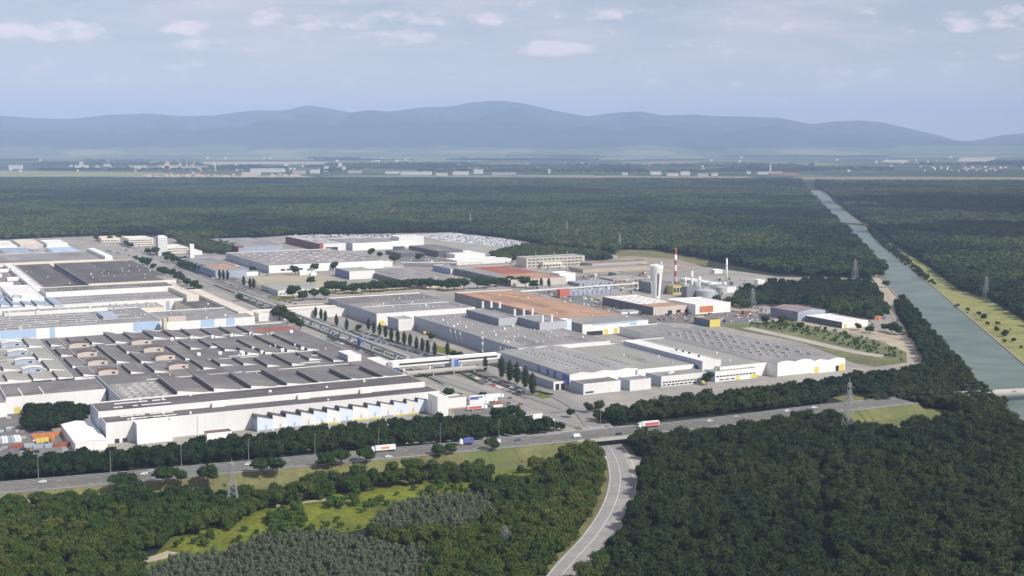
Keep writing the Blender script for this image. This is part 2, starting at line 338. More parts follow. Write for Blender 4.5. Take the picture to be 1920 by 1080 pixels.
# foreground meadows
MEADOW = [(262, 1075), (320, 1008), (430, 982), (460, 955), (560, 938), (640, 922), (760, 907), (860, 893), (960, 880), (1060, 866), (1070, 886), (1000, 905), (880, 925), (760, 948), (690, 990), (600, 1008), (520, 1012), (490, 1028), (430, 1055), (340, 1065)]
sheet('meadow', MEADOW, .2, grass)
sheet('meadow', [(400, 905), (640, 890), (700, 872), (860, 856), (1110, 838), (1110, 868), (960, 890), (860, 905), (700, 915), (560, 935), (400, 940)], .16, drygrass)
sheet('meadow', [(725, 1010), (760, 985), (800, 1000), (790, 1015)], .2, grass)
sheet('meadow', [(1575, 782), (1620, 768), (1740, 762), (1795, 775), (1760, 795), (1650, 812), (1600, 812)], .2, drygrass)
sheet('meadow', [(1560, 745), (1620, 735), (1640, 745), (1600, 760)], .2, drygrass)
ribbon('sandy_track', smooth_pts([P(270, 1052), P(300, 1045), P(325, 1036)]), 8, .3, dirt)
ribbon('sandy_track', smooth_pts([P(430, 960), P(560, 944), P(660, 932)]), 4, .31, dirt)
ribbon('sandy_track', smooth_pts([P(1310, 855), P(1370, 846), P(1440, 838)]), 5, .3, dirt)
sheet('forest_ride', [(718, 408), (728, 409), (748, 388), (742, 388)], .3, drygrass)
# canal and its banks
def canal_pt(y, side):      # banks converge on one vanishing point
    s_ = 1.15 if side == 'l' else .858
    return (1430+(y-265)/s_, y)
ys = [357, 380, 420, 480, 560, 660, 760, 900]
wl = [P(*canal_pt(y, 'l')) for y in ys]; wr = [P(*canal_pt(y, 'r')) for y in ys]
wm = bpy.data.materials.new('canal_water'); wm.use_nodes = True; n = wm.node_tree.nodes; l = wm.node_tree.links; q = n['Principled BSDF']
q.inputs['Roughness'].default_value = .42; q.inputs['Specular IOR Level'].default_value = .3
g = n.new('ShaderNodeNewGeometry'); nz = n.new('ShaderNodeTexNoise'); nz.inputs['Scale'].default_value = .014; nz.inputs['Detail'].default_value = 7; nz.inputs['Distortion'].default_value = 1.2; l.new(g.outputs['Position'], nz.inputs['Vector'])
r_ = n.new('ShaderNodeValToRGB'); l.new(nz.outputs[0], r_.inputs[0]); r_.color_ramp.elements[0].position = .35; r_.color_ramp.elements[0].color = (.080, .118, .098, 1); r_.color_ramp.elements[1].position = .7; r_.color_ramp.elements[1].color = (.145, .185, .150, 1); l.new(r_.outputs[0], q.inputs['Base Color'])
nz = n.new('ShaderNodeTexNoise'); nz.inputs['Scale'].default_value = .35; nz.inputs['Detail'].default_value = 4; l.new(g.outputs['Position'], nz.inputs['Vector']); bp = n.new('ShaderNodeBump'); bp.inputs['Distance'].default_value = .25; bp.inputs['Strength'].default_value = .35; l.new(nz.outputs[0], bp.inputs['Height']); l.new(bp.outputs[0], q.inputs['Normal'])
sheet('bank_grass', None, .3, mat('bank_grass_m', (.23, .23, .075), .95, .3, .02, None, .8, .15, stain=((.13, .15, .05), .02, .8)), world=[(wr[i].x-3, wr[i].y) for i in range(len(ys))]+[P(*p) for p in ((2300, 1000), (2200, 760), (1990, 640), (1900, 590), (1850, 560), (1800, 545), (1740, 500), (1690, 470), (1645, 440), (1610, 415), (1560, 375), (1545, 357))])
sheet('bank_path', None, .36, dirt, world=[(wl[i].x+2, wl[i].y) for i in range(len(ys))]+[(wl[i].x-14, wl[i].y) for i in reversed(range(len(ys)))])
sheet('canal_water', None, .5, wm, world=[(p.x, p.y) for p in wl]+[(p.x, p.y) for p in reversed(wr)])
for nm_, Wp, sgn in (('canal_bank_wall', wl, -1), ('canal_bank_wall', wr, 1)):
    b = MB()
    for i in range(len(Wp)-1):
        p, q2 = Wp[i], Wp[i+1]; b.prism([(p.x, p.y), (q2.x, q2.y), (q2.x+sgn*2.2, q2.y), (p.x+sgn*2.2, p.y)], -.5, 1.1, mat('stone_edge', (.26, .22, .17), .9, .2, .1))
    tag(b.build(nm_), 'low stone edging along the '+('plant side' if sgn < 0 else 'far grassy side')+' of the canal', 'canal wall')

# the highway on its low embankment
HZ = 6.0
hp_top = [(-300, 925), (0, 903), (207, 887), (343, 873), (473, 863), (640, 848), (697, 842), (867, 827), (1073, 808), (1190, 798), (1280, 788), (1430, 772), (1563, 758)]
hp_bot = [(-300, 958), (0, 930), (140, 918), (417, 893), (567, 879), (700, 867), (867, 848), (1023, 832), (1117, 824), (1300, 803), (1480, 786), (1575, 775)]
ctr = [(-300, 941), (0, 916), (300, 890), (600, 863), (900, 836), (1117, 815), (1300, 797), (1430, 782), (1540, 768), (1600, 762), (1700, 751)]
hw = smooth_pts([P(x, y, HZ) for x, y in ctr], 5); HWW = 25
ribbon('highway', hw, HWW, HZ, asph); ribbon('lane_marking', hw, 1.6, HZ+.06, drygrass)
wear = mat('wheel_worn_asphalt', (.118, .113, .108), .85, .2, .05, None, .8, .3)
for off in (-9.6, -7.9, -4.9, -3.0, 3.0, 4.9, 7.9, 9.6): ribbon('lane_wear', hw, .8, HZ+.03, wear, offs=off)
for off in (-11.3, 11.3): ribbon('lane_marking', hw, .35, HZ+.07, markm, offs=off)
for off in (-6.3, 6.3):
    b = MB(); acc = 0
    for i in range(len(hw)-1):
        p, q2 = hw[i], hw[i+1]; d = q2-p; ln = d.length; d.normalize(); nn = Vector((-d.y, d.x, 0)); t = 0
        while t+3 < ln:
            c0 = p+d*t+nn*off; c1 = c0+d*3; b.face([c0-nn*.17+Vector((0, 0, .07)), c1-nn*.17+Vector((0, 0, .07)), c1+nn*.17+Vector((0, 0, .07)), c0+nn*.17+Vector((0, 0, .07))], markm); t += 13
    tag(b.build('lane_marking'), kind='structure')
# underpass road position
UR = smooth_pts([P(x, y) for x, y in ((1030, 1120), (1075, 1062), (1125, 1005), (1157, 950), (1168, 905), (1163, 870), (1148, 842), (1128, 818), (1108, 800))], 6)
under = P(1135, 830, 0)
b = MB()
for i in range(len(hw)-1):
    p, q2 = hw[i], hw[i+1]; d = (q2-p).normalized(); nn = Vector((-d.y, d.x, 0)); mid = (p+q2)/2
    if abs(mid.x-under.x) < 24: continue
    for s_ in (1, -1):
        e0 = p+nn*s_*HWW/2; e1 = q2+nn*s_*HWW/2; g0 = e0+nn*s_*11; g1 = e1+nn*s_*11; g0.z = g1.z = 0.1; e0.z = e1.z = HZ-.05
        b.face([e0, e1, g1, g0] if s_ < 0 else [e1, e0, g0, g1], drygrass)
tag(b.build('embankment'), kind='structure')
ub = thing('road_bridge', 'concrete highway bridge over the curving road, dark underneath', 'bridge', (under.x, under.y, 0))
near = [p for p in hw if abs(p.x-under.x) < 60]; b = MB(); bw = MB(); k0 = min(range(len(hw)), key=lambda i: abs(hw[i].x-(under.x-27))); k1 = min(range(len(hw)), key=lambda i: abs(hw[i].x-(under.x+27)))
p, q2 = hw[k0], hw[k1]; d = (q2-p).normalized(); nn = Vector((-d.y, d.x, 0)); o0 = Vector((under.x, under.y, 0))
def bx_dir(mb, c, d, nn, l0, l1, w0, w1, z0, z1, m):
    mb.prism([tuple((c+d*a+nn*w)[:2]) for a, w in ((l0, w0), (l1, w0), (l1, w1), (l0, w1))], z0, z1, m)
p0 = Vector((p.x, p.y, 0))-o0; LN = (q2-p).length
bx_dir(b, p0, d, nn, -4, LN+4, -HWW/2-.4, HWW/2+.4, HZ-1.3, HZ-.02, conc); b.build('deck', ub)
for s_ in (-1, 1):
    b = MB(); bx_dir(b, p0, d, nn, -4, LN+4, s_*(HWW/2+.45)-.2, s_*(HWW/2+.45)+.2, HZ-1.4, HZ+.9, conc); b.build('parapet', ub)
for t_ in (0, LN-1):
    b = MB(); bx_dir(b, p0, d, nn, t_, t_+1.2, -HWW/2, HWW/2, 0, HZ-1.32, conc); b.build('abutment', ub)
ribbon('curving_road', UR, 17, .6, mat('light_road', (.27, .26, .25), .9, .12, .03, None, .8, .3, stain=((.21, .20, .19), .05, .7))); ribbon('road_verge', UR, 25, .35, drygrass)
for off in (-7.6, 7.6): ribbon('lane_marking', UR, .3, .66, markm, offs=off)
ribbon('lane_marking', UR, .3, .66, markm, offs=1.5)
LAYBY = [(1168, 850), (1206, 858), (1203, 872), (1193, 888), (1188, 905), (1182, 880)]
sheet('lay_by', LAYBY, .62, mat('pale_concrete_road', (.4, .38, .34)))
# guard rails
for s_, ds_ in ((1, 'far'), (-1, 'near')):
    b = MB()
    for i in range(len(hw)-1):
        p, q2 = hw[i], hw[i+1]; d = (q2-p).normalized(); nn = Vector((-d.y, d.x, 0))*s_*(HWW/2-.3)
        b.prism([tuple((p+nn)[:2]), tuple((q2+nn)[:2]), tuple((q2+nn*1.02)[:2]), tuple((p+nn*1.02)[:2])], HZ+.45, HZ+.8, steel)
    tag(b.build('guard_rail'), 'steel guard rail along the %s edge of the highway' % ds_, 'guard rail')
# bridge over the canal on the right
cb = P(1880, 738, 7); bo = thing('canal_bridge', 'pale concrete road bridge over the canal with a red car on it', 'bridge', (cb.x, cb.y, 0))
p = P(1760, 742, 7); q2 = P(2050, 726, 7); d = (q2-p); d.z = 0; LN = d.length; d.normalize(); nn = Vector((-d.y, d.x, 0)); p0 = Vector((p.x-cb.x, p.y-cb.y, 0))
b = MB(); bx_dir(b, p0, d, nn, 0, LN, -6, 6, 5.6, 7, mat('pale_concrete', (.46, .43, .38))); b.build('deck', bo)
for s_ in (-6.2, 6.2):
    b = MB(); bx_dir(b, p0, d, nn, 0, LN, s_-.2, s_+.2, 6.2, 8, conc); b.build('parapet', bo)
for t_ in (.3, .62):
    b = MB(); bx_dir(b, p0, d, nn, LN*t_, LN*t_+2, -5, 5, 0, 5.58, conc); b.build('pier', bo)
cbd = (d.copy(), nn.copy())
# far footbridge over the canal
p = P(1557, 418, 5); q2 = P(1618, 421, 5); c0 = (p+q2)/2; bo = thing('canal_bridge', 'slim dark bridge over the far stretch of canal amid forest', 'bridge', (c0.x, c0.y, 0)); d = (q2-p); d.z = 0; LN = d.length; d.normalize(); nn = Vector((-d.y, d.x, 0)); p0 = Vector((p.x-c0.x, p.y-c0.y, 0))
b = MB(); bx_dir(b, p0, d, nn, -10, LN+10, -4, 4, 4, 7, mat('weathered_concrete', (.13, .11, .105))); b.build('deck', bo)
for t_ in (0, .97):
    b = MB(); bx_dir(b, p0, d, nn, LN*t_, LN*t_+2, -3, 3, 0, 4, conc); b.build('pier', bo)
# ================================================================== BUILDINGS
def loc(px, py, z):
    p = P(px, py, z); return p.dot(V), p.dot(U)
class Hall:
    """rectangular hall on the factory grid: A near-left, B near-right, Cc any point of the back edge, all on the roof plane z"""
    def __init__(s, name, label, cat, A, B, Cc, z, wall=white, roof=roof_m, trim=None, par=.7, z0=0.0, left=None, group=None, depth=None, right=None):  # left: side wall tone, mostly a blue shade put into the colour
        s.a0, s.b0 = loc(*A, z); s.a1 = loc(*B, z)[0]; s.b1 = loc(*Cc, z)[1] if depth is None else s.b0+depth
        if s.b1-s.b0 < 4: print('THIN', label, s.b1-s.b0); s.b1 = s.b0+8
        if s.a1-s.a0 < 4: print('NARROW', label)
        s.W = s.a1-s.a0; s.D = s.b1-s.b0; s.z = z
        s.o = thing(name, label, cat, tuple(V*s.a0+U*s.b0+Vector((0, 0, z0))), GA, group)
        w = MB(); W_, D_ = s.W, s.D; H_ = z-z0; s.H = H_; s.z0 = z0
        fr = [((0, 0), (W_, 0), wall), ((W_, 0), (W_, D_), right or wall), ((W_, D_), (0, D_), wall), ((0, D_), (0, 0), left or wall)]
        for p, q, m in fr: w.face([(p[0], p[1], 0), (q[0], q[1], 0), (q[0], q[1], H_), (p[0], p[1], H_)], m)
        t = .35                                                          # parapet inside and top
        ip = [(t, t), (W_-t, t), (W_-t, D_-t), (t, D_-t)]; op = [(0, 0), (W_, 0), (W_, D_), (0, D_)]
        for i in range(4):
            j = (i+1) % 4; w.face([(*op[i], H_), (*op[j], H_), (*ip[j], H_), (*ip[i], H_)], trim or wall)
            w.face([(*ip[i], H_), (*ip[j], H_), (*ip[j], H_-par), (*ip[i], H_-par)], trim or wall)
        w.build('wall', s.o)
        r = MB(); r.face([(x, y, H_-par) for x, y in ip], roof); r.build('roof', s.o); s.rz = H_-par
        if W_*D_ > 900:
            for k in range(min(9, 2+int(W_*D_/2500))):
                w_ = rnd.uniform(.06, .22)*W_; d2 = rnd.uniform(.06, .3)*D_; x_ = rnd.uniform(1, W_-w_-1); y_ = rnd.uniform(1, D_-d2-1)
                c_ = roof.node_tree.nodes['Vector Math'].inputs[0].default_value; q_ = rnd.choice((.78, .86, .9, 1.12, 1.22))
                pm_ = mat('repaired_'+roof.name+'_%d' % int(q_*100), (c_[0]*q_, c_[1]*q_, c_[2]*q_), .9, .2, .05, [(0, 3, .15)], .9, .6)
                pb = MB(); pb.face([(x_, y_, H_-par+.05+.02*k), (x_+w_, y_, H_-par+.05+.02*k), (x_+w_, y_+d2, H_-par+.05+.02*k), (x_, y_+d2, H_-par+.05+.02*k)], pm_); pb.build('roof_patch', s.o)
    def lp(s, px, py, z=None):
        a, b = loc(px, py, s.z if z is None else z); return a-s.a0, b-s.b0
    def front(s, px, py):
        """x, z on the front wall seen at a pixel"""
        d = ray(px, py); o = Vector((0, 0, CH)); t = (s.b0-o.dot(U))/d.dot(U); p = o+d*t; return p.dot(V)-s.a0, p.z-s.z0
    def side(s, px, py):
        d = ray(px, py); o = Vector((0, 0, CH)); t = (s.a0-o.dot(V))/d.dot(V); p = o+d*t; return p.dot(U)-s.b0, p.z-s.z0
    def fpanel(s, name, x0, x1, z0, z1, m, n=.12, label=None):          # on the front wall
        b = MB(); b.box(x0, x1, -n, .02, z0, z1, m); o = b.build(name, s.o)
        if label: o['label'] = label
        return o
    def spanel(s, name, y0, y1, z0, z1, m, n=.12, label=None):          # on the left wall
        b = MB(); b.box(-n, .02, y0, y1, z0, z1, m); o = b.build(name, s.o)
        if label: o['label'] = label
        return o
    def rbox(s, name, x0, x1, y0, y1, h, m, top=None, label=None, z=None):
        b = MB(); zz = s.rz if z is None else z; b.box(x0, x1, y0, y1, zz, zz+h, m, top, bottom=False); o = b.build(name, s.o)
        if label: o['label'] = label
        return o
    def lights(s, nx, ny, w, d, m=None, x0=.05, x1=.95, y0=.1, y1=.9, skip=0.0, h=.5, name='skylight'):
        cells = [(i, j) for i in range(nx) for j in range(ny) if rnd.random() >= skip]
        assert len(cells) <= 100
        me = None
        for i, j in cells:
            x = s.W*(x0+(x1-x0)*(i+.5)/nx); y = s.D*(y0+(y1-y0)*(j+.5)/ny)
            if me is None:
                b = MB(); b.box(-w/2, w/2, -d/2, d/2, 0, h, m or roof_w, bottom=False); me = b.data(name)
            o = bpy.data.objects.new(name, me); col.objects.link(o); o.parent = s.o; o.location = (x+rnd.uniform(-.5, .5), y, s.rz)
    def vents(s, k, smin=.8, smax=2.4, m=None, y0=0.05, y1=.95, x0=.03, x1=.97):
        for _ in range(k):
            w = rnd.uniform(smin, smax); d = rnd.uniform(smin, smax); h = rnd.uniform(.6, 1.8); x = s.W*rnd.uniform(x0, x1); y = s.D*rnd.uniform(y0, y1)
            s.rbox('roof_vent', x, x+w, y, y+d, h, m or (equip if rnd.random() < .7 else white))
    def tooth(s, px0, py0, px1, py1, w=14, h=2.6, m=None, front=white, steep=None, zz=None):
        """saw-tooth roof light: its dark glazed face looks left, its roof slopes down to the right"""
        z = (s.z if zz is None else zz)+h*.6; x0, y1 = s.lp(px0, py0, z); x1, y0 = s.lp(px1, py1, z); x = (x0+x1)/2
        if y1-y0 < 3: y1 = y0+6
        b = MB(); Z = s.rz
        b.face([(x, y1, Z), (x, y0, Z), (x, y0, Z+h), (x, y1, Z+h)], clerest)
        b.face([(x, y0, Z+h), (x+w, y0, Z+.02), (x+w, y1, Z+.02), (x, y1, Z+h)], m or roof_d)
        b.face([(x, y0, Z), (x+w, y0, Z), (x, y0, Z+h)], front); b.face([(x, y1, Z), (x, y1, Z+h), (x+w, y1, Z)], front)
        b.build('roof_light', s.o)
        b = MB(); b.box(x-.15, x+.3, y0-.1, y1+.1, Z+h-.05, Z+h+.25, steel); b.build('ridge_cap', s.o)
    def doors(s, lst, m=dark, zt=4.2, lab=None):
        for x0, x1 in lst: s.fpanel('door', x0, x1, 0, zt, m, .1, lab)
    def windows_band(s, z0, z1, n, x0=.03, x1=.97, face='f', m=None, gap=.25):
        L_ = s.W if face == 'f' else s.D
        for i in range(n):
            a = L_*(x0+(x1-x0)*i/n); c = L_*(x0+(x1-x0)*(i+1-gap)/n)
            (s.fpanel if face == 'f' else s.spanel)('window', a, c, z0, z1, m or glass, .08)
    def monitor(s, px0, py0, px1, py1, fm=tanw, edge=brown, h=4.2, dp=8, rm=None):
        """little barrel-roofed monitor house; pixels are the two ends of its front foot"""
        x0, y0 = s.lp(px0, py0, s.z); x1, _ = s.lp(px1, py1, s.z); Z = s.rz; K = 6
        pts = [(x0+(x1-x0)*i/K, Z+h+1.1*math.sin(math.pi*i/K)) for i in range(K+1)]
        b = MB()
        for yy, rv in ((y0, 0), (y0+dp, 1)):
            f = [(x0, yy, Z), (x1, yy, Z)]+[(x, yy, z) for x, z in reversed(pts)]
            b.face(f[::-1] if rv else f, fm)
        b.face([(x0, y0+dp, Z), (x0, y0, Z), (x0, y0, Z+h), (x0, y0+dp, Z+h)], fm); b.face([(x1, y0, Z), (x1, y0+dp, Z), (x1, y0+dp, Z+h), (x1, y0, Z+h)], fm)
        o = b.build('roof_monitor', s.o)
        b = MB()
        for (xa, za), (xb, zb) in zip(pts, pts[1:]):
            b.face([(xa-.0, y0-.5, za+.1), (xb, y0-.5, zb+.1), (xb, y0+dp+.4, zb+.1), (xa, y0+dp+.4, za+.1)], rm or roof_dd)
            b.face([(xa, y0-.52, za-.35), (xb, y0-.52, zb-.35), (xb, y0-.52, zb+.15), (xa, y0-.52, za+.15)], edge)
        b.build('roof', o)
        b = MB(); w = (x1-x0); b.box(x0+w*.68, x0+w*.84, y0-.08, y0+.05, Z+1, Z+2.4, dark); b.build('window', o)
def gable_roof(h, rise, m, n=1, gm=white, name='gable', ridge='u'):
    """pitched bays with ridges running away from the front"""
    for i in range(n):
        xa = h.W*i/n; xb = h.W*(i+1)/n; xm = (xa+xb)/2; Z = h.H+.02; b = MB()
        b.face([(xa, -.03, Z), (xb, -.03, Z), (xm, -.03, Z+rise)], gm); b.face([(xb, h.D, Z), (xa, h.D, Z), (xm, h.D, Z+rise)], gm)
        b.face([(xa, -.3, Z), (xm, -.3, Z+rise), (xm, h.D, Z+rise), (xa, h.D, Z)], m); b.face([(xm, -.3, Z+rise), (xb, -.3, Z), (xb, h.D, Z), (xm, h.D, Z+rise)], m)
        b.build(name, h.o)
# ---- foreground left: the big dark assembly hall
h = Hall('assembly_hall', 'huge hall under dark felt roof with tan roof monitors and saw-tooth lights', 'factory hall', (228, 749), (806, 721), (90, 633), 15, white, roof_d, left=greyblue)
M0 = h
x0_, y0_ = h.lp(140, 706, 15); _, yb_ = h.lp(75, 632, 15)
for s_ in ('left_wing',):
    b = MB(); b.box(x0_, -.05, y0_, h.D, 0, 14.4, white, roof_d); b.build(s_, h.o)
FR = [(297, 707, 332, 735), (362, 702, 400, 730), (430, 699, 470, 725), (492, 692, 535, 720), (556, 695, 597, 717), (616, 691, 660, 711), (675, 686, 717, 706)]
for t in FR: h.tooth(*t, w=25, h=3.2)
T2 = [(435, 669, 457, 681), (477, 670, 500, 684), (515, 662, 542, 682), (554, 660, 580, 672), (592, 657, 620, 675), (310, 647, 347, 672), (357, 672, 380, 689), (392, 672, 417, 682), (445, 635, 471, 650), (515, 641, 532, 656), (552, 640, 572, 654), (440, 650, 467, 661),
      (305, 617, 327, 632), (340, 616, 362, 631), (377, 615, 402, 630), (412, 612, 437, 627), (445, 610, 472, 625), (482, 627, 509, 647), (515, 624, 545, 645), (335, 637, 356, 652), (372, 635, 395, 649),
      (85, 636, 97, 646), (125, 632, 135, 642), (157, 631, 175, 642), (195, 622, 215, 640), (232, 622, 250, 637), (270, 618, 285, 632), (182, 645, 200, 665), (220, 645, 237, 659), (242, 660, 265, 677), (270, 680, 290, 695), (102, 652, 115, 665), (120, 670, 136, 686), (142, 687, 156, 702), (202, 665, 221, 677), (227, 682, 246, 697), (400, 642, 420, 655), (478, 650, 497, 660)]
for t in T2: h.tooth(*t, w=12, h=2.2)
for x, y in ((130, 652), (145, 669), (165, 685), (185, 703), (247, 646), (270, 660), (292, 675), (317, 692)): h.monitor(x, y, x+39, y-1)
for x, y in ((320, 637), (357, 634), (396, 633), (432, 630), (468, 627), (370, 666), (410, 664), (450, 662), (489, 662), (527, 658), (565, 655), (453, 664), (508, 628), (544, 623)):
    a_, b_ = h.lp(x, y, 15); h.rbox('air_handler', a_, a_+3, b_, b_+3, 2.6, white)
a_, b_ = h.lp(472, 622, 15); a2, b2 = h.lp(540, 606, 15); h.rbox('roof_patch', a_, a2, b_, b_+22, .25, roof_r, label='red-brown roof patch at the far end')
for (xa, ya, xb) in ((275, 711, 480), (460, 697, 690), (390, 674, 500), (95, 653, 250), (500, 663, 606), (280, 637, 500)):   # pale expansion joints across the roof
    a_, b_ = h.lp(xa, ya, 15); a2, _ = h.lp(xb, ya, 15); h.rbox('expansion_joint', a_, a2, b_, b_+.7, .5, roof_w)
h.vents(26, .6, 1.5)
for xa, ya in ((560, 668), (545, 682), (430, 668)):
    a_, b_ = h.lp(xa, ya, 15); h.rbox('walkway', a_, a_+26, b_, b_+1.5, .6, roof_w)
h = Hall('upper_terrace', 'long dark upper terrace roof edged in white above the loading bays', 'factory hall', (184, 772), (800, 717), (170, 755), 18, white, roof_dd, left=greyblue)
h.lights(12, 2, 3.6, 1.6, x1=.21, y0=.15, y1=.9, skip=.15)
M0.rbox('roof_patch', 2, 36, 2, 66, .2, roof_m)
for i in range(5):
    for j in range(10):
        if rnd.random() < .9: M0.rbox('skylight', 5+i*6.2+(j % 2)*1.5, 8.6+i*6.2+(j % 2)*1.5, 4+j*6, 5.5+j*6, .6, mat('dull_rooflight', (.44, .435, .41)))
h.vents(6, 1.2, 2.2, white); 
for xx in (.32, .58, .78):
    b = MB(); b.box(h.W*xx, h.W*xx+9, -2.2, .1, h.H-5, h.H-.9, white); b.build('stair_head', h.o)
h = Hall('lower_terrace', 'lower dark-roofed strip with tall blank white front wall behind the hedge', 'factory hall', (198, 793), (832, 736), (190, 779), 14.5, white, roof_dd, left=greyblue)
h.lights(11, 2, 3.2, 1.4, x1=.2, skip=.2); h.vents(5, 1, 2, white)
for xx in (.08, .25): h.fpanel('downpipe', h.W*xx, h.W*xx+.3, 0, 13, steel)
LT = h
h = Hall('stair_block', 'blank white block projecting from the hall front beside the white shed', 'factory hall', (256, 795), (322, 788), (243, 784), 14, white, roof_w, left=greyblue)
h = Hall('loading_annex', 'low white annex with two dark doors tucked behind the white shed', 'annex', (212, 818), (242, 812), (203, 806), 5, white, roof_m); h.doors([(1, 4), (6, 9)], zt=3)
h = Hall('loading_annex', 'low flat annex with brown roof edge below the tall blank white wall', 'annex', (388, 813), (432, 806), (375, 809), 4.5, white, roof_d, brown)
# angled saw-tooth loading bays
bx = [483, 512, 537, 565, 589, 614, 637, 662, 690, 714, 739, 763, 784]
base = []
for i, x in enumerate(bx+[807]):
    y = 811-(x-484)*.119; p = P(x, y, 0); base.append((p.dot(V), p.dot(U)))
bay = None
for i in range(13):
    a0, b0 = base[i]; a1, b1_ = base[i+1]; b0 = (b0+b1_)/2; w = a1-a0; D = max(LT.b0-b0, 6); H1, H2 = 11.5, 8.6
    ordn = 'first second third fourth fifth sixth seventh eighth ninth tenth eleventh twelfth last'.split()[i]
    f = blue if i in (0, 2, 4, 6, 8, 10, 12) and i != 1 else white
    f = mat('sky_blue_cladding', (.60, .67, .77), .5, .05, .05, [(0, 5, .12)], .88) if i % 2 == 0 else white
    o = thing('loading_bay', 'loading bay with %s front, %s from the left in the saw-tooth row' % ('light blue' if i % 2 == 0 else 'white', ordn), 'loading bay', tuple(V*a0+U*b0), GA, 'saw-tooth loading bays')
    b = MB(); b.face([(0, 0, 0), (w, 0, 0), (w, 0, H2), (0, 0, H1)], f); b.face([(0, D, 0), (0, 0, 0), (0, 0, H1), (0, D, H1)], greyblue)  # left face coloured grey-blue for the shade on that side
    b.face([(w, 0, 0), (w, D, 0), (w, D, H2), (w, 0, H2)], f)
    b.build('wall', o); b = MB(); b.face([(-.2, -.4, H1+.05), (w, -.4, H2+.05), (w, D-.1, H2+.05), (-.2, D-.1, H1+.05)], clerest if False else roof_dd); b.build('roof', o)
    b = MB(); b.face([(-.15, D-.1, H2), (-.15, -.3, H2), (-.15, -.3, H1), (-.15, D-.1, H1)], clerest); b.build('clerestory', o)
    b = MB(); b.box(.8, w-.6, -.1, .02, 0, 1.3, yellow if 3 < i < 12 and i % 3 else steel); b.build('kerb_band', o)
    b = MB(); b.box(w*.5, w*.5+1.2, -.08, .02, 1.4, 4.5, mat('grey_door', (.45, .46, .48))); b.build('door', o)
h = Hall('end_pavilion', 'sloping white end pavilion closing the saw-tooth row', 'annex', (808, 752), (832, 748), (795, 741), 10, white, white); 
h = Hall('end_pavilion', 'square white block with blue-lit parapet behind the pavilion end', 'annex', (820, 744), (838, 741), (808, 736), 15, white, roof_w)
h = Hall('gate_building', 'plain white box building on pale brick plinth beside the parked lorries', 'building', (834, 748), (872, 743), (826, 742), 9, white, roof_l); h.fpanel('plinth', 0, h.W, 0, 1.4, mat('brick_plinth', (.42, .26, .18)))
# front left
h = Hall('side_hall', 'dark-roofed side hall with long white wall and yellow door behind the young trees', 'factory hall', (11, 745), (199, 730), (0, 706), 13, white, roof_d)
x, _ = h.front(27, 770); h.fpanel('door', x, x+4.4, 0, 5, yellow, label='yellow roller door'); a_, b_ = h.lp(40, 738, 13); h.rbox('expansion_joint', a_, a_+.8, 1, b_+26, .3, roof_w); h.rbox('expansion_joint', a_+15, a_+15.8, 1, b_+26, .3, roof_w)
h = Hall('corner_hall', 'white hall corner with dark doorway at the left picture edge', 'factory hall', (-70, 762), (9, 749), (-40, 715), 11, white, roof_m, right=greyblue); h.doors([(h.W-9, h.W-5)])
h = Hall('grey_roof_hall', 'pale grey-green roofed hall with four light monitors at far left', 'factory hall', (-90, 724), (137, 706), (75, 632), 14, white, roof_l)
for x, y in ((3, 650), (14, 667), (28, 683), (42, 699)): h.monitor(x, y, x+40, y-1, greyblue, white, 4, 8, roof_w)
for t in ((42, 633, 54, 648), (62, 660, 72, 672), (78, 674, 92, 692), (97, 694, 110, 707), (4, 700, 16, 712), (53, 698, 63, 710), (0, 684, 8, 692)): h.tooth(*t, w=14, h=2, m=roof_l)
for ya in (655, 675, 696): a_, b_ = h.lp(0, ya, 14); h.rbox('expansion_joint', 2, h.W-2, b_, b_+.9, .4, roof_w)
h.lights(3, 4, 3, 2, x0=.3)
h = Hall('white_shed', 'brilliant white shed with shallow pitched roof beside the orange containers', 'shed', (141, 832), (199, 823), (108, 796), 6, white, roof_w); gable_roof(h, 1.6, mat('brilliant_white_roof', (.86, .86, .85), .6, .03), 1)
# container yard
def container(px, py, m, label, nlev=1, w=12, d=2.5, hh=2.6, name='shipping_container', group=None, z=0):
    p = P(px, py, 0); o = thing(name, label, 'container', (p.x, p.y, z), GA, group); b = MB(); b.box(0, w, 0, d, 0, hh, m); b.build('body', o)
    b = MB(); [b.box(0.3+k*.6, .5+k*.6, -.06, 0, .2, hh-.2, m) for k in range(int(w/.6)-1)]; b.build('ribs', o)
    b = MB(); b.box(-.07, 0, .2, d-.2, .15, hh-.15, steel); b.build('door', o); return o
for k, (x, y) in enumerate(((60, 822), (78, 820), (96, 818), (63, 826), (82, 824))): container(x, y, orangep, 'orange skip container, %s of the orange row beside the white shed' % ('first', 'second', 'third', 'fourth', 'fifth')[k], w=7, group='orange containers')
for k, (x, y) in enumerate(((68, 832), (76, 831), (84, 830), (96, 829))): container(x, y, yellow if k < 3 else orangep, 'yellow stillage in front of the orange containers, %s from the left' % ('first', 'second', 'third', 'fourth')[k], w=2.5, hh=3, group='yellow stillages')
for k, (x, y, c) in enumerate(((25, 842, redp), (45, 841, greyblue), (62, 843, greyblue), (84, 841, greyblue), (100, 840, redp), (118, 838, redp))): container(x, y, c, '%s container in the front row by the hedge, %s from the left' % ('dark red' if c is redp else 'grey blue', ('first', 'second', 'third', 'fourth', 'fifth', 'sixth')[k]), w=6.5, group='containers by the hedge')
for k in range(7): container(-2+k*6, 833-k*.5, (greyblue, white, white, steel)[k % 4], '%s box trailer stored end-on in the left yard, %s in line' % (('grey', 'white', 'white', 'steel')[k % 4], ('first', 'second', 'third', 'fourth', 'fifth', 'sixth', 'seventh')[k]), w=2.2, d=11, hh=3, group='stored trailers')
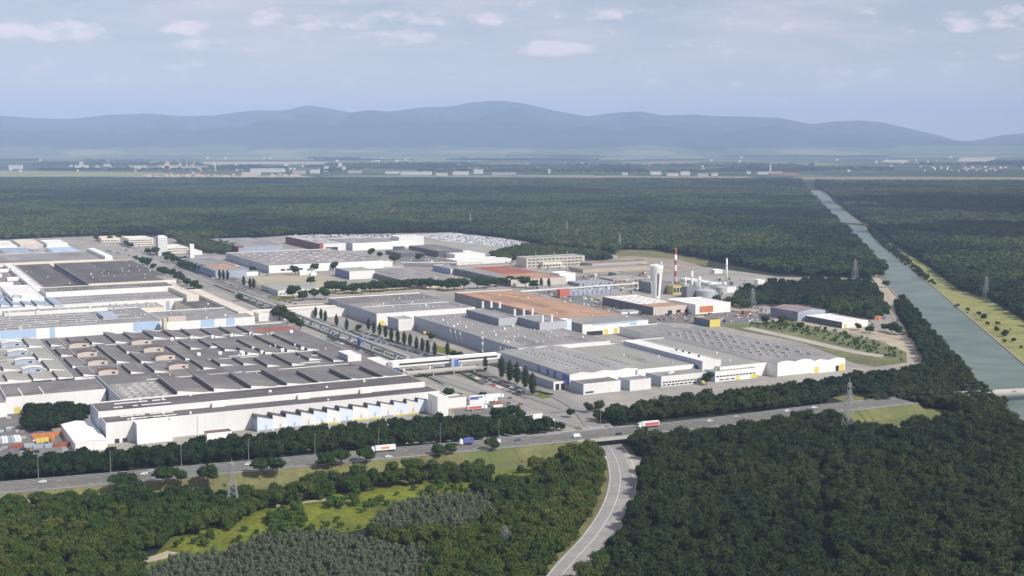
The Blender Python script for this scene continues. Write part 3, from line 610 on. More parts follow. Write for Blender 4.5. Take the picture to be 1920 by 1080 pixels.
# ---- left, behind
h = Hall('press_hall', 'long blue and white walled hall behind the dark roof, pipes on its roof', 'factory hall', (-60, 624), (311, 606), (0, 590), 19, white, roof_m)
for x0, x1 in ((0, 68), (93, 103), (250, 300)): a, _ = h.front(x0, 620); c_, _ = h.front(x1, 618); h.fpanel('blue_panel', max(a, .2), c_, 1, 18.9, blue)
h.vents(70, .8, 3, equip)
for k in range(26):
    b = MB(); x, y = h.W*rnd.random(), h.D*rnd.random(); b.tube((x, y, h.rz), (x, y, h.rz+rnd.uniform(1.5, 5)), .5, .5, steel, 8); b.build('exhaust_pipe', h.o)
for k in range(6):
    y = h.D*(.12+.14*k); b = MB(); b.tube((5, y, h.rz+.8), (h.W*rnd.uniform(.6, .97), y, h.rz+.8), .4, .4, equip, 6); b.build('duct', h.o)
h.rbox('penthouse', h.W*.72, h.W*.8, h.D*.3, h.D*.62, 3.6, greyblue); h.rbox('penthouse', h.W*.25, h.W*.27, 1, 5, 4, tanw)
h = Hall('press_hall', 'white hall with two blue wall panels next to the cream galleries', 'factory hall', (313, 604), (474, 592), (300, 583), 19, white, roof_m, right=white)
for x0, x1 in ((376, 402), (424, 440)): a, _ = h.front(x0, 600); c_, _ = h.front(x1, 600); h.fpanel('blue_panel', a, c_, .5, 18.9, blue)
h.rbox('penthouse', 2, 20, 3, 9, 5, tanw); h.vents(10)
b = MB(); b.box(-3.5, -.1, -1, 6, 0, 23, mat('beige_tower', (.55, .50, .38))); b.build('stair_tower', h.o)
h = Hall('paint_shop', 'hall with white upper wall and lightwell among rooftop pipes at left', 'factory hall', (8, 587), (206, 579), (20, 581), 22, white, roof_l)
h.vents(14, 1, 3)
h = Hall('roof_plant_deck', 'cream low deck crowded with rooftop machinery between the halls', 'factory hall', (208, 581), (312, 577), (210, 566), 17, cream, roof_l)
h.vents(60, 1, 3.5, equip); 
h = Hall('body_shop', 'blue-grey saw-tooth hall at left edge behind white eaves', 'factory hall', (-80, 583), (112, 574), (-60, 553), 20, white, mat('slate_blue_roof', (.27, .32, .40), .7, .1))
for x0, y0 in ((-14, 556), (8, 556), (30, 556), (52, 556), (84, 556)): h.tooth(x0, y0, x0+17, y0+16, w=11, h=2, m=mat('slate_blue_roof', (.27, .32, .40)))
h.vents(12)
h = Hall('body_shop', 'grey roofed strip hall with white eaves crossed by thin roof ribs', 'factory hall', (113, 571), (352, 559), (100, 556), 20, white, roof_m)
h.lights(40, 2, .7, 3.4, skip=.2, h=.4); a, z = h.front(275, 573); h.fpanel('blue_panel', h.W*.83, h.W*.86, 2, 17, greyblue)
h = Hall('body_shop', 'raised white clerestory wall with narrow ribbed roof behind it', 'factory hall', (86, 548), (327, 536), (80, 539), 25, white, roof_d); h.lights(34, 1, .7, 3, skip=.2, h=.4); h.windows_band(2, 5, 12, gap=.9, m=greyblue)
h = Hall('white_plant_block', 'jumble of white roof blocks beside the blue-grey saw-teeth', 'factory hall', (24, 560), (82, 556), (12, 536), 24, white, roof_w); h.rbox('penthouse', h.W*.3, h.W*.8, 3, 11, 3.5, white); h.rbox('penthouse', 2, h.W*.3, 14, 24, 3, greyblue, roof_w); h.vents(8)
h = Hall('far_grey_hall', 'brownish grey roofed hall with white rooftop cabins at left edge', 'factory hall', (-90, 545), (60, 538), (0, 500), 19, white, mat('brown_grey_roof', (.22, .20, .19), .9, .2, .04, None, .8, .3))
for x, y in ((0, 510), (14, 526), (0, 536), (-20, 520)): a, c_ = h.lp(x, y, 19); h.rbox('penthouse', a, a+16, c_, c_+12, 4, white)
h.vents(14)
h = Hall('gallery_building', 'narrow white-roofed gallery running beside the low dark roof', 'gallery', (64, 541), (82, 540), (8, 495), 23, white, roof_w)
h = Hall('dark_roof_hall', 'low dark roof hall between white gallery and higher dark roof', 'factory hall', (84, 540), (160, 537), (32, 496), 21, cream, roof_dd); h.vents(5)
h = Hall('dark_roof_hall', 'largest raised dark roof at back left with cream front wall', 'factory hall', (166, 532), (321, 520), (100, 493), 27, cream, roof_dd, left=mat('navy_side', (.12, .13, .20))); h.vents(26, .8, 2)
h.rbox('roof_patch', h.W*.86, h.W*.99, 1, h.D*.2, .5, roof_m)
h = Hall('gallery_building', 'cream roofed gallery stepping down behind the avenue trees, upper stretch', 'gallery', (350, 553), (371, 551), (300, 523), 24, cream, roof_c)
h = Hall('gallery_building', 'cream roofed gallery along the avenue, lower longer stretch', 'gallery', (447, 585), (475, 583), (372, 542), 20, cream, roof_c)
h = Hall('dark_roof_hall', 'small dark roof hall squeezed against the cream gallery', 'factory hall', (366, 583), (442, 578), (335, 560), 17, cream, roof_dd); h.vents(8)
h = Hall('grey_flat_hall', 'wide pale grey roof with a white end gable at far left', 'factory hall', (-60, 496), (210, 484), (0, 476), 18, cream, roof_m); h.rbox('penthouse', h.W-12, h.W-1, 1, h.D-2, 5, white)
h = Hall('far_shed', 'blue and white striped shed beyond the pale grey roof', 'shed', (105, 474), (152, 471), (100, 463), 14, white, blue); h.fpanel('blue_panel', h.W*.2, h.W*.55, 1, 13, blue)
h = Hall('far_shed', 'slate blue flat shed among parked trucks at far left', 'shed', (15, 477), (62, 473), (12, 464), 10, white, mat('slate_blue_roof', (.27, .32, .40)))
h = Hall('far_shed', 'bright white low shed on the far left skyline of the plant', 'shed', (-40, 463), (30, 459), (-30, 453), 9, white, roof_w)
h = Hall('far_shed', 'tan roofed low shed between bright white roofs at far left', 'shed', (38, 459), (80, 457), (36, 449), 8, tanw, roof_c)
h = Hall('far_shed', 'white low shed right of the tan roofed one at far left', 'shed', (88, 457), (128, 456), (86, 450), 8, white, roof_w)
h = Hall('far_shed', 'pair of blue boxes lined by white trucks at far left', 'shed', (66, 473), (100, 471), (62, 466), 8, blue, roof_l)
# office tower and neighbours
h = Hall('office_tower', 'white ten-storey office tower, tallest block at the forest edge', 'office tower', (296, 444), (312, 443), (287, 441), 33, white, roof_w, left=greyblue, depth=16)
for fl in range(9): h.fpanel('window', 1, h.W-1, 3+fl*3.2, 4.2+fl*3.2, mat('tinted_window', (.35, .38, .42)), .06); h.spanel('window', 1, h.D-1, 3+fl*3.2, 4.4+fl*3.2, glass, .06)
h.rbox('lift_house', 2, h.W-4, 4, 12, 2.5, white)
h = Hall('office_block', 'cream flat office block attached left of the ten-storey tower', 'office block', (241, 448), (286, 446), (238, 443), 15, cream, roof_w)
for fl in range(3): h.windows_band(2.5+fl*4, 4.3+fl*4, 12)
h = Hall('office_block', 'cream low office wing in front of the tower foot', 'office block', (308, 465), (352, 463), (303, 459), 10, cream, roof_w)
for fl in range(2): h.windows_band(2.5+fl*4, 4.3+fl*4, 10)
h = Hall('stair_tower', 'slender white windowless stair tower beside the low office wing', 'tower', (356, 458), (363, 457.5), (353, 456), 24, white, roof_w, depth=8, left=greyblue); h.spanel('window', 2, 5, 3, 21, glass)
h = Hall('office_block', 'small white block at foot of the slender stair tower', 'office block', (362, 471), (378, 470), (360, 467), 7, white, roof_w)
h = Hall('office_block', 'cream cubes partly hidden by trees left of the office block', 'office block', (190, 447), (225, 446), (188, 443), 8, cream, roof_c); h.windows_band(2, 4, 6)
h = Hall('workshop', 'workshop with blue-grey shade painted on its walls and orange patched roof near the avenue', 'workshop', (404, 508), (455, 503), (350, 484), 11, greyblue, roof_m, left=mat('shade_blue', (.22, .28, .42))); h.rbox('roof_patch', h.W*.2, h.W*.95, h.D*.1, h.D*.45, .3, roof_o); h.vents(6)  # front and left tones put shade into the wall colour
h = Hall('workshop', 'pale flat workshop behind the row of avenue cars', 'workshop', (425, 512), (480, 508), (440, 498), 6, white, roof_l)
# ---- centre back
h = Hall('low_shed_hall', 'grey-roofed hall with red corner panel behind the dark side wall', 'factory hall', (447, 463), (530, 460), (392, 448), 12, greyblue, roof_m, left=mat('maroon_side', (.16, .06, .06))); a, z = h.front(440, 470); h.rbox('penthouse', -1, 9, -1, 6, 3, redp); 
h = Hall('low_shed_hall', 'white-fronted hall with red corner and long maroon side', 'factory hall', (600, 457), (638, 453), (530, 443), 14, white, roof_m, left=mat('maroon_side', (.16, .06, .06))); h.fpanel('red_panel', -1, 6, 0, 15, redp, 1); h.lights(5, 10, 8, 1.5, skip=.3); h.doors([(10, 34)], dark, 7)
h = Hall('white_hall', 'white hall with bright front left of the tallest rear block', 'factory hall', (661, 456), (730, 452), (640, 446), 14, white, roof_m, left=greyblue); h.lights(6, 3, 6, 2, roof_m)
h = Hall('white_hall', 'narrow white hall joining the tallest rear block', 'factory hall', (732, 452), (772, 450), (715, 445), 13, white, roof_m); 
h = Hall('white_hall', 'tallest white rear block with small stacks on its roof', 'factory hall', (748, 444), (787, 441), (740, 441), 20, white, roof_w)
for k in range(4): b = MB(); b.tube((5+k*8, 6, h.rz), (5+k*8, 6, h.rz+4), .7, .7, steel); b.build('chimney', h.o)
h = Hall('saw_tooth_hall', 'wide hall with white front and rows of pale roof lights behind the round trees', 'factory hall', (504, 498), (722, 489), (417, 474), 12, white, mat('warm_grey_roof', (.25, .23, .22), .9, .2, .03, None, .8, .3), left=greyblue)
h.lights(9, 6, 6.5, 2.0, mat('dull_rooflight', (.44, .435, .41)), skip=.12, h=1.3, name='roof_light'); h.windows_band(3, 6, 4, x0=.1, x1=.3); h.vents(14)
h = Hall('link_building', 'long low white building running right from the saw-tooth hall', 'building', (655, 494), (730, 489), (650, 491), 8, white, roof_w, depth=14)
h = Hall('small_white_house', 'small white house with red-brown shed in a clearing of trees', 'house', (562, 509), (577, 507), (560, 505), 6, white, roof_w, depth=10)
h = Hall('small_white_house', 'small white cabin right of the red-brown shed', 'house', (583, 512), (592, 511), (582, 510), 4, white, roof_w, depth=8)
h = Hall('red_shed', 'red-brown low shed between two round trees', 'shed', (596, 502), (620, 500), (594, 497), 5, redp, roof_r)
h = Hall('low_office_hall', 'low grey-roofed building with ribbed roof and white window front', 'building', (521, 545), (603, 539), (491, 534), 7, white, roof_l, left=greyblue); h.windows_band(1.6, 3.2, 12); h.lights(10, 4, 1, 4, roof_m); gable_roof(h, 1.2, roof_l, 3)
h = Hall('white_cube_hall', 'tall white box hall with dark blue side standing on pale lawn', 'hall', (655, 509), (700, 506), (627, 502), 12, white, roof_l, left=mat('navy_panel_side', (.16, .18, .32), .6, .1, .1, [(1, 8, 1)], .5))
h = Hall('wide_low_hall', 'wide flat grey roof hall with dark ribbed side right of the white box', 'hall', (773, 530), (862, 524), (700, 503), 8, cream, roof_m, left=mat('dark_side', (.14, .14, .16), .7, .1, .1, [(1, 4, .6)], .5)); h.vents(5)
h = Hall('rack_hall', 'dark open-sided storage racks beyond the brown yard', 'storage rack', (822, 471), (868, 469), (806, 459), 11, mat('dark_side', (.14, .14, .16)), roof_d)
h = Hall('white_hall', 'thin white-roofed shed beside dark storage racks', 'shed', (853, 477), (907, 474), (850, 471), 8, white, roof_w)
h = Hall('white_hall', 'long low white shed running left of the forest patch', 'shed', (857, 489), (935, 480), (850, 484), 7, white, roof_w)
h = Hall('rack_hall', 'low dark sheds at the brown yard, left side', 'storage rack', (752, 475), (790, 472), (748, 468), 7, mat('dark_side', (.14, .14, .16)), roof_d)
h = Hall('grey_box_building', 'small building with painted shade-blue side and white end wall before the brick-roofed hall', 'building', (845, 504), (862, 502), (806, 497), 9, white, roof_m, left=mat('shade_blue', (.22, .28, .42)))  # left wall takes its blue shade as a colour
h = Hall('rust_roof_hall', 'hall with saw-tooth side and rust red roof in the middle distance', 'factory hall', (958, 525), (1044, 516), (885, 500), 10, tanw, roof_o, left=mat('dark_side', (.14, .14, .16))); h.rbox('roof_patch', h.W*.35, h.W*.95, h.D*.4, h.D*.95, .3, roof_r); h.rbox('roof_patch', 1, h.W*.3, h.D*.3, h.D*.98, .25, roof_m)
for k in range(18): b = MB(); y = h.D*(.04+k*.053); b.prism([(-.3, y), (3, y), (3, y+2.6), (-.3, y+2.6)], 8, 11.5, steel, roof_m); b.build('roof_light', h.o)
h = Hall('white_cube_hall', 'tall white square annex at right end of the rust roofed hall', 'hall', (1049, 513), (1077, 511), (1045, 509), 13, white, roof_w)
h = Hall('multi_storey_block', 'beige multi-storey industrial block with regular windows near the forest patch', 'industrial block', (987, 484), (1097, 479), (985, 480), 16, mat('beige_concrete', (.50, .46, .39), .8, .1), roof_l)
for fl in range(3): h.windows_band(1.5+fl*5, 4+fl*5, 14, m=mat('shade_window', (.13, .14, .13)))
for x in (.18, .5, .72): b = MB(); b.tube((h.W*x, 5, h.rz), (h.W*x, 5, h.rz+9), .6, .6, steel); b.build('chimney', h.o)
h = Hall('multi_storey_block', 'pale annex in front of the beige multi-storey block', 'industrial block', (1018, 492), (1052, 490), (1015, 488), 9, cream, roof_l); h.windows_band(2, 5, 6)
h = Hall('rail_shed', 'long low sandy rail shed with dark ribbed roof beyond the water tower', 'shed', (1093, 505), (1218, 497), (1090, 499), 6, mat('sandstone_wall', (.42, .35, .28), .8, .1), roof_m)
h = Hall('rail_shed', 'second long sandy shed behind with flat grey roof', 'shed', (1110, 494), (1215, 489), (1108, 490), 6, mat('sandstone_wall', (.42, .35, .28)), roof_d)
h = Hall('rail_shed', 'small sandy workshop below the long rail sheds', 'shed', (1150, 524), (1212, 520), (1148, 517), 5, mat('sandstone_wall', (.42, .35, .28)), roof_l); h.windows_band(1, 3, 8)
h = Hall('rail_shed', 'open green-grey frame shed before the rail sheds', 'shed', (1155, 512), (1175, 511), (1152, 509), 6, mat('green_frame', (.20, .24, .20)), roof_l)
# water-tower hall
h = Hall('tower_hall', 'hall with rust coloured roof and beige front below the white water tower', 'factory hall', (1225, 576), (1303, 573), (1134, 556), 10, tanw, roof_w, left=mat('dark_side', (.14, .14, .16))); h.rbox('roof_patch', h.W*.02, h.W*.98, .6, h.D*.3, .3, roof_o); h.doors([(20, 26), (32, 38), (44, 50)], dark, 5)
h.lights(4, 5, 6, 1.5, roof_l, y0=.35)
h = Hall('white_hall', 'white hall end carrying an orange square sign right of the water tower', 'factory hall', (1304, 571), (1346, 562), (1290, 558), 12, white, roof_w); h.fpanel('sign', h.W*.12, h.W*.5, 2.2, 9.5, orangep, .2, 'orange square panel')
h = Hall('pipe_building', 'brick red narrow tower block left of the blue-grey vats', 'building', (1050, 543), (1064, 541), (1048, 539), 11, mat('brick_red', (.46, .15, .10), .8, .1), roof_l, depth=8)
h = Hall('vat_shed', 'row of blue-grey vats under pale roof beside brick red block', 'building', (1066, 547), (1148, 541), (1062, 543), 6, mat('vat_blue', (.30, .34, .44), .5, .2, .1, [(0, 7, 1.5)], .4), roof_l); h.vents(14, 1, 3)
h = Hall('low_store', 'low blue-grey store right of the rust roofed hall', 'building', (1085, 531), (1150, 527), (1080, 526), 5, mat('vat_blue', (.30, .34, .44)), roof_l)
h = Hall('grey_store', 'grey block behind the striped chimney base', 'building', (1232, 532), (1260, 530), (1230, 524), 14, mat('grey_wall', (.20, .21, .22)), roof_m)
h = Hall('boiler_house', 'yellow panelled boiler house between the chimneys', 'building', (1262, 536), (1285, 534), (1260, 531), 12, mat('ochre_wall', (.50, .42, .18), .7, .1), roof_m, depth=14); h.windows_band(3, 9, 4)
h = Hall('boiler_house', 'tall grey boiler block left of the storage tanks', 'building', (1288, 538), (1304, 536), (1286, 532), 14, mat('grey_wall', (.20, .21, .22)), roof_m, depth=12)
h = Hall('white_office', 'small white office block right of the storage tanks', 'building', (1363, 538), (1381, 537), (1340, 532), 8, white, roof_l)
h = Hall('white_office', 'tiny white cube building beyond the storage tanks', 'building', (1421, 525), (1433, 524), (1420, 523), 8, white, roof_w, depth=8)
h = Hall('white_office', 'white roofed long shed beyond the tanks near the forest edge', 'building', (1330, 531), (1350, 529), (1310, 520), 5, white, roof_w)
h = Hall('white_office', 'white low shed left of the slim white chimney', 'building', (1340, 506), (1354, 505), (1335, 503), 6, white, roof_w, depth=9)
h = Hall('white_office', 'row shed along the track behind the forest patch', 'building', (1375, 529), (1420, 526), (1372, 526), 4, steel, roof_l, depth=9)
# right warehouses
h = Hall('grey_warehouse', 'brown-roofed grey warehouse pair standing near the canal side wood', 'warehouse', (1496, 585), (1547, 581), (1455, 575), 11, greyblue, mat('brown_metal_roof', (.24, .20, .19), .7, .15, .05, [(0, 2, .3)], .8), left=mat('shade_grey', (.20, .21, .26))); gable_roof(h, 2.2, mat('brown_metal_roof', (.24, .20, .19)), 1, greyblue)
h = Hall('white_warehouse', 'low white warehouse with dark glazed side right of the brown-roofed one', 'warehouse', (1579, 604), (1617, 598), (1514, 591), 7, white, roof_w, left=mat('dark_glazed_side', (.06, .09, .13), .3, .1, .2, [(1, 4, .3)], 2)); h.doors([(3, 6)], yellow)
h = Hall('dark_kiosk', 'dark box with bright yellow end at the edge of the scrap yard', 'shed', (1331, 600), (1348, 598), (1311, 593), 8, yellow, roof_d, left=mat('navy_side', (.12, .13, .20)))
# ---- centre: stamping halls
h = Hall('main_grey_hall', 'broad grey roof hall with white front block near the poplar avenue', 'factory hall', (706, 588), (880, 573), (636, 557), 14, white, roof_m, left=greyblue)
MG = h; h.vents(34, .8, 2.2); h.rbox('expansion_joint', h.W*.05, h.W*.95, h.D*.38, h.D*.385, .6, roof_w)
h.rbox('roof_patch', 1, h.W-1, h.D*.62, h.D*.98, .4, roof_d); h.rbox('expansion_joint', 1, h.W*.98, h.D*.96, h.D*.97, .8, roof_w)
b = MB(); _x, _z = h.front(718, 610); b.tube((6, -1.6, 3), (6, -.02, 3), 3, 3, yellow, 16); b.build('round_sign', h.o)
h = Hall('white_cube_hall', 'white cube projecting forward of the broad grey hall beside poplars', 'hall', (747, 599), (776, 597), (733, 592), 12.5, white, roof_l, left=greyblue)
h = Hall('long_grey_hall', 'long hall with painted shade-blue side wall and dishes of vents all over its roof', 'factory hall', (972, 653), (1160, 643), (778, 592), 14, white, roof_m, left=greyblue)  # side wall's grey-blue is shade put into the colour
LG = h; h.vents(80, .6, 2.0, x1=.9)
for k in range(3):
    b = MB(); y, z = h.side(848+k*9, 620); b.tube((-2.5, y, 13.2), (-.6, y-3, 2), .35, .35, white); b.build('side_flue', h.o)
for k in range(2):
    b = MB(); y, z = h.side(942+k*10, 656); b.tube((-2.5, y, 11), (-.6, y-3, 2), .35, .35, white); b.build('side_flue', h.o)
h = Hall('roof_penthouse_block', 'upper grey penthouse block on the long hall roof, behind its twin', 'penthouse', (935, 597), (969, 594), (879, 580), 21, mat('pale_grey_cladding', (.42, .43, .45), .5, .05, .05, [(0, 5, .1)], .9), roof_m, z0=13.35, left=mat('slate_shade_side', (.20, .22, .27)))  # darker slate tone paints shade on the left wall
def stacks(h, pts, z=21, r=1.3, hh=6):
    for x, y in pts:
        a, c_ = h.lp(x, y, z); b = MB(); b.lathe([(r*1.2, 0), (r, .6), (r, hh), (r*1.15, hh+.1), (r*1.15, hh+.5), (0, hh+.5)], white, 14, (a, c_, h.rz)); b.build('chimney', h.o)
stacks(h, ((905, 575), (921, 575), (937, 576)))
h2 = Hall('roof_penthouse_block', 'lower grey penthouse block on the long hall roof, in front of its twin', 'penthouse', (1012, 605), (1066, 602), (969, 592), 21, mat('pale_grey_cladding', (.42, .43, .45)), roof_m, z0=13.35, left=mat('slate_shade_side', (.20, .22, .27)))
stacks(h2, ((965, 590), (982, 590), (998, 589), (1017, 602), (1034, 601)))
h = Hall('orange_roof_hall', 'largest orange gravel roof with grey end and white front wall', 'factory hall', (1092, 609), (1212, 599), (848, 549), 12, white, roof_o, left=mat('grey_wall', (.20, .21, .22)))
h.rbox('roof_patch', 1, h.W-1, 1, h.D*.16, .4, roof_m); h.vents(10, .7, 1.6)
for x0, x1 in ((1133, 1140), (1152, 1158)): a, _ = h.front(x0, 610); c_, _ = h.front(x1, 610); h.fpanel('door', a, c_, 0, 6, yellow, label='yellow door')
a, _ = h.front(1182, 610); c_, _ = h.front(1194, 610); h.fpanel('blue_panel', a, c_, 0, 11.9, blue); a, _ = h.front(1100, 610); c_, _ = h.front(1130, 610); h.fpanel('loading_opening', a, c_, 0, 4.5, dark, .3); h.fpanel('fascia', h.W*.15, h.W*.75, 10.8, 12, blue, .2)
h.spanel('parapet_band', 2, h.D-2, 11.2, 12.3, brown)
h = Hall('blue_link_block', 'small pale blue block between orange roof and penthouse', 'building', (1050, 600), (1070, 598), (1048, 594), 17, mat('sky_blue_cladding', (.60, .67, .77)), roof_w, depth=9)
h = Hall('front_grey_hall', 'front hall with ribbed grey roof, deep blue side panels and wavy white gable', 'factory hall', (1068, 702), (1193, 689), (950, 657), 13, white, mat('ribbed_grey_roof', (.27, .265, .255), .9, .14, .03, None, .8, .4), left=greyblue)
FG = h
for y0, y1 in ((0, 12), (22, 27), (34, 39), (50, 55)): h.spanel('blue_panel', y0+.3, y1, 4, 11.5, deepblue)
RL = mat('dull_rooflight', (.44, .435, .41)); h.lights(6, 15, .9, 5, RL, skip=.15, h=1.9); gable_roof(h, 1.3, mat('ribbed_grey_roof', (.27, .265, .255)), 3)
for _ in range(0): pass
h = Hall('front_plain_hall', 'plain pale grey roof hall between wavy gable and white ridge building', 'factory hall', (1195, 693), (1313, 686), (1100, 648), 12, white, mat('pale_plain_roof', (.27, .268, .245), .9, .1, .02, None, .8, .5)); h.vents(6, .6, 1.2)
h = Hall('white_ridge_building', 'narrow raised white-roofed building running between two grey roofs', 'gallery', (1317, 677), (1349, 673), (1178, 638), 16, white, roof_w, left=greyblue)
for k in range(12): h.spanel('window', h.D*(.04+k*.08), h.D*(.08+k*.08), 8, 11, glass)
for x, y in ((1268, 656), (1280, 659), (1292, 662), (1310, 668)): a, c_ = h.lp(x, y, 16); h.rbox('roof_vent', a, a+1.4, c_, c_+1.4, 1.6, dark)
h = Hall('right_grey_hall', 'grey roof hall right of the white ridge building', 'factory hall', (1350, 688), (1456, 678), (1215, 635), 11, white, mat('pale_plain_roof', (.27, .268, .245))); h.vents(8, .6, 1.4)
h = Hall('wavy_gable_hall', 'far right hall with big white wavy gable and rows of roof lights', 'factory hall', (1457, 684), (1588, 672), (1250, 618), 11, white, roof_m)
gable_roof(h, 1.6, roof_m, 4); 
b = MB(); K = 24; w = h.W*.52
for i in range(K):
    xa, xb = w*i/K, w*(i+1)/K; f = lambda x: 12.2+1.5*abs(math.sin(math.pi*x/w*2)); b.face([(xa, -.6, 1), (xb, -.6, 1), (xb, -.6, f(xb)), (xa, -.6, f(xa))], white); b.face([(xa, -.6, f(xa)), (xb, -.6, f(xb)), (xb, .4, f(xb)), (xa, .4, f(xa))], white)
b.build('wavy_gable', h.o)
h.lights(8, 12, 1.0, 6, RL, skip=.15, h=2.5)
for x0, x1 in ((1528, 1535), (1574, 1583)): a, _ = h.front(x0, 680); c_, _ = h.front(x1, 680); h.fpanel('door', a, c_, 0, 6, yellow, label='yellow door')
a, _ = h.front(1567, 680); c_, _ = h.front(1573, 680); h.fpanel('door', a, c_, 0, 5, dark)
h = Hall('back_teeth_hall', 'flat grey annex with white-edged roof lights behind right hall', 'factory hall', (1245, 632), (1330, 628), (1185, 610), 9, white, roof_m)
h = Hall('back_teeth_hall', 'row of long white-edged roof lights at the rear right roofs', 'factory hall', (1330, 628), (1420, 636), (1245, 612), 9, white, roof_m) if False else h
for k in range(4):
    for (x, y) in ((1262+k*28, 618+k*1.2), ): pass
# low front buildings
h = Hall('dock_building', 'grey-roofed white dock building with two black gateways and yellow edge', 'building', (1038, 716), (1067, 713), (978, 688), 7, white, roof_m, left=greyblue); w = h.W
h.doors([(w*.12, w*.36), (w*.46, w*.7)], dark, 5); h.fpanel('yellow_panel', w*.76, w, 0, 6.9, yellow)
h = Hall('front_office', 'white low building with dark flat roof right of the black gateways', 'building', (1094, 720), (1160, 712), (1070, 712), 9, white, roof_d, left=greyblue); h.windows_band(1.2, 2.6, 1, x0=.05, x1=.35)
h = Hall('front_office', 'white low building with bright front between two conifers', 'building', (1181, 713), (1217, 708), (1162, 706), 9, white, roof_m, left=greyblue)
h = Hall('front_office', 'two-storey white office with yellow end behind the dense trees', 'building', (1240, 706), (1320, 696), (1220, 697), 9, white, roof_m, left=greyblue); h.windows_band(3.2, 4.4, 14); h.windows_band(.9, 2.1, 10); h.fpanel('yellow_panel', h.W*.88, h.W, 0, 4, yellow); h.vents(5)
h = Hall('front_office', 'two-storey white office with yellow lower wall nearest the highway wood', 'building', (1341, 697), (1415, 688), (1322, 688), 9, white, roof_m, left=greyblue); h.windows_band(4, 5.2, 12); h.windows_band(1.2, 2.2, 3, x0=.1, x1=.5); h.fpanel('yellow_panel', h.W*.5, h.W*.58, 0, 3.5, yellow); h.fpanel('yellow_panel', h.W*.86, h.W, 0, 3.5, yellow); h.vents(5)
# white two-storey building crossing the avenue
h = Hall('white_long_building', 'long white two-storey building closing the avenue behind the dark tree', 'building', (485, 588), (646, 575), (480, 581), 9, white, roof_c); h.windows_band(3, 4.6, 20, gap=.5, m=cream)
h = Hall('white_long_building', 'low cream building behind the long white one, left of grey hall', 'building', (530, 577), (635, 571), (528, 573), 7, cream, roof_m); h.windows_band(2, 4, 14, m=dark)
# elevated conveyor along the avenue
p = P(448, 547, 8); q2 = P(765, 668, 8); o = thing('conveyor_bridge', 'long thin elevated conveyor running beside the avenue from the white building', 'conveyor', (p.x, p.y, 0)); d = q2-p; d.z = 0; LN = d.length; d.normalize(); nn = Vector((-d.y, d.x, 0)); z0 = Vector((0, 0, 0))
b = MB(); bx_dir(b, z0, d, nn, 0, LN, -1.6, 1.6, 6, 8, greyblue); b.build('gallery', o); b = MB(); bx_dir(b, z0, d, nn, 0, LN, -1.8, 1.8, 8.02, 8.3, roof_l); b.build('roof', o)
k = 20
while k < LN: b = MB(); bx_dir(b, z0, d, nn, k, k+.8, -1.2, 1.2, 0, 5.98, steel); b.build('pier', o); k += 30
b = MB(); bx_dir(b, z0, d, nn, LN*.78, LN*.78+4, -2.5, 2.5, 0, 8.6, deepblue); b.build('stair_tower', o)
# covered bridge from dark hall to the right halls
h = Hall('covered_bridge', 'white covered bridge with dark window strip crossing above the underpass road', 'bridge', (736, 680), (950, 666), (735, 676), 12, white, roof_w, z0=7.5); h.fpanel('window', h.W*.06, h.W*.96, 1.6, 3.1, dark)
for x in (.1, .33, .62, .85): b = MB(); b.box(h.W*x, h.W*x+1.2, 1, 3, -7.5, -.02, white); b.build('pier', h.o)
b = MB(); b.box(h.W*.52, h.W*.52+7, -2, h.D+2, -7.5, 4.4, greyblue, white); b.build('stair_tower', h.o); b = MB(); b.box(h.W*.52+3, h.W*.52+7.1, -2.1, -1.98, -6, 3, deepblue); b.build('window', h.o)
h = Hall('end_penthouse', 'penthouse with painted shade-blue side and white end where the covered bridge begins', 'building', (652, 666), (675, 663), (637, 658), 20, white, roof_w, left=greyblue)
h = Hall('bridge_link', 'white sloping link gallery between dark roof and covered bridge', 'building', (678, 680), (736, 678), (676, 672), 12, white, roof_w); 
h = Hall('canopy_road_deck', 'pale low deck slab under the covered bridge beside the underpass', 'deck', (765, 700), (930, 690), (760, 696), 5, conc, conc, z0=4.2)
for x in (.05, .3, .55, .8): b = MB(); b.box(h.W*x, h.W*x+.8, .5, 1.5, -4.2, -.02, conc); b.build('pier', h.o)
# ---- water tower, chimneys, tanks
p = P(1230, 560, 0); o = thing('water_tower', 'white water tower with slotted tapering shaft and wide tank', 'water tower', p)
Ht = 43; b = MB()
for k in range(4):                                         # four wide tapering wall panels with slots between them
    a0 = math.radians(-62+k*90); n_ = 6
    for i in range(n_):
        t0 = a0+math.radians(64)*i/n_; t1 = a0+math.radians(64)*(i+1)/n_; q = []
        for t in (t0, t1): q.append((Vector((math.cos(t), math.sin(t), 0))*5.0, Vector((math.cos(t), math.sin(t), 0))*7.7+Vector((0, 0, Ht-9))))
        b.face([q[0][0], q[1][0], q[1][1], q[0][1]], white); b.face([q[0][0]*.88, q[0][1]-q[0][1].normalized()*.0-Vector((math.cos(t0), math.sin(t0), 0)), q[1][1]-Vector((math.cos(t1), math.sin(t1), 0)), q[1][0]*.88], white)
        for s_, t in ((0, t0), (1, t1)):
            if (i == 0 and s_ == 0) or (i == n_-1 and s_ == 1): b.face([q[s_][0], q[s_][1], q[s_][1]-Vector((math.cos(t), math.sin(t), 0)), q[s_][0]*.88], white)
b.tube((0, 0, 0), (0, 0, Ht-9), 1.3, 1.3, white, 12); b.tube((0, 0, 0), (0, 0, 3), 5.2, 4.9, white, 16); b.build('shaft', o, True)
b = MB(); b.lathe([(6.8, Ht-11), (7.9, Ht-9), (8.4, Ht-5.5), (8.0, Ht-5.5), (8.0, Ht-4.6), (8.7, Ht-4.6), (8.9, Ht), (8.0, Ht), (7.8, Ht-.6), (0, Ht-.2)], white, 28); b.build('tank', o)
b = MB(); b.tube((-7.5, 0, Ht-.5), (-7.5, 0, Ht+4.5), .18, .1, steel); b.build('antenna', o)
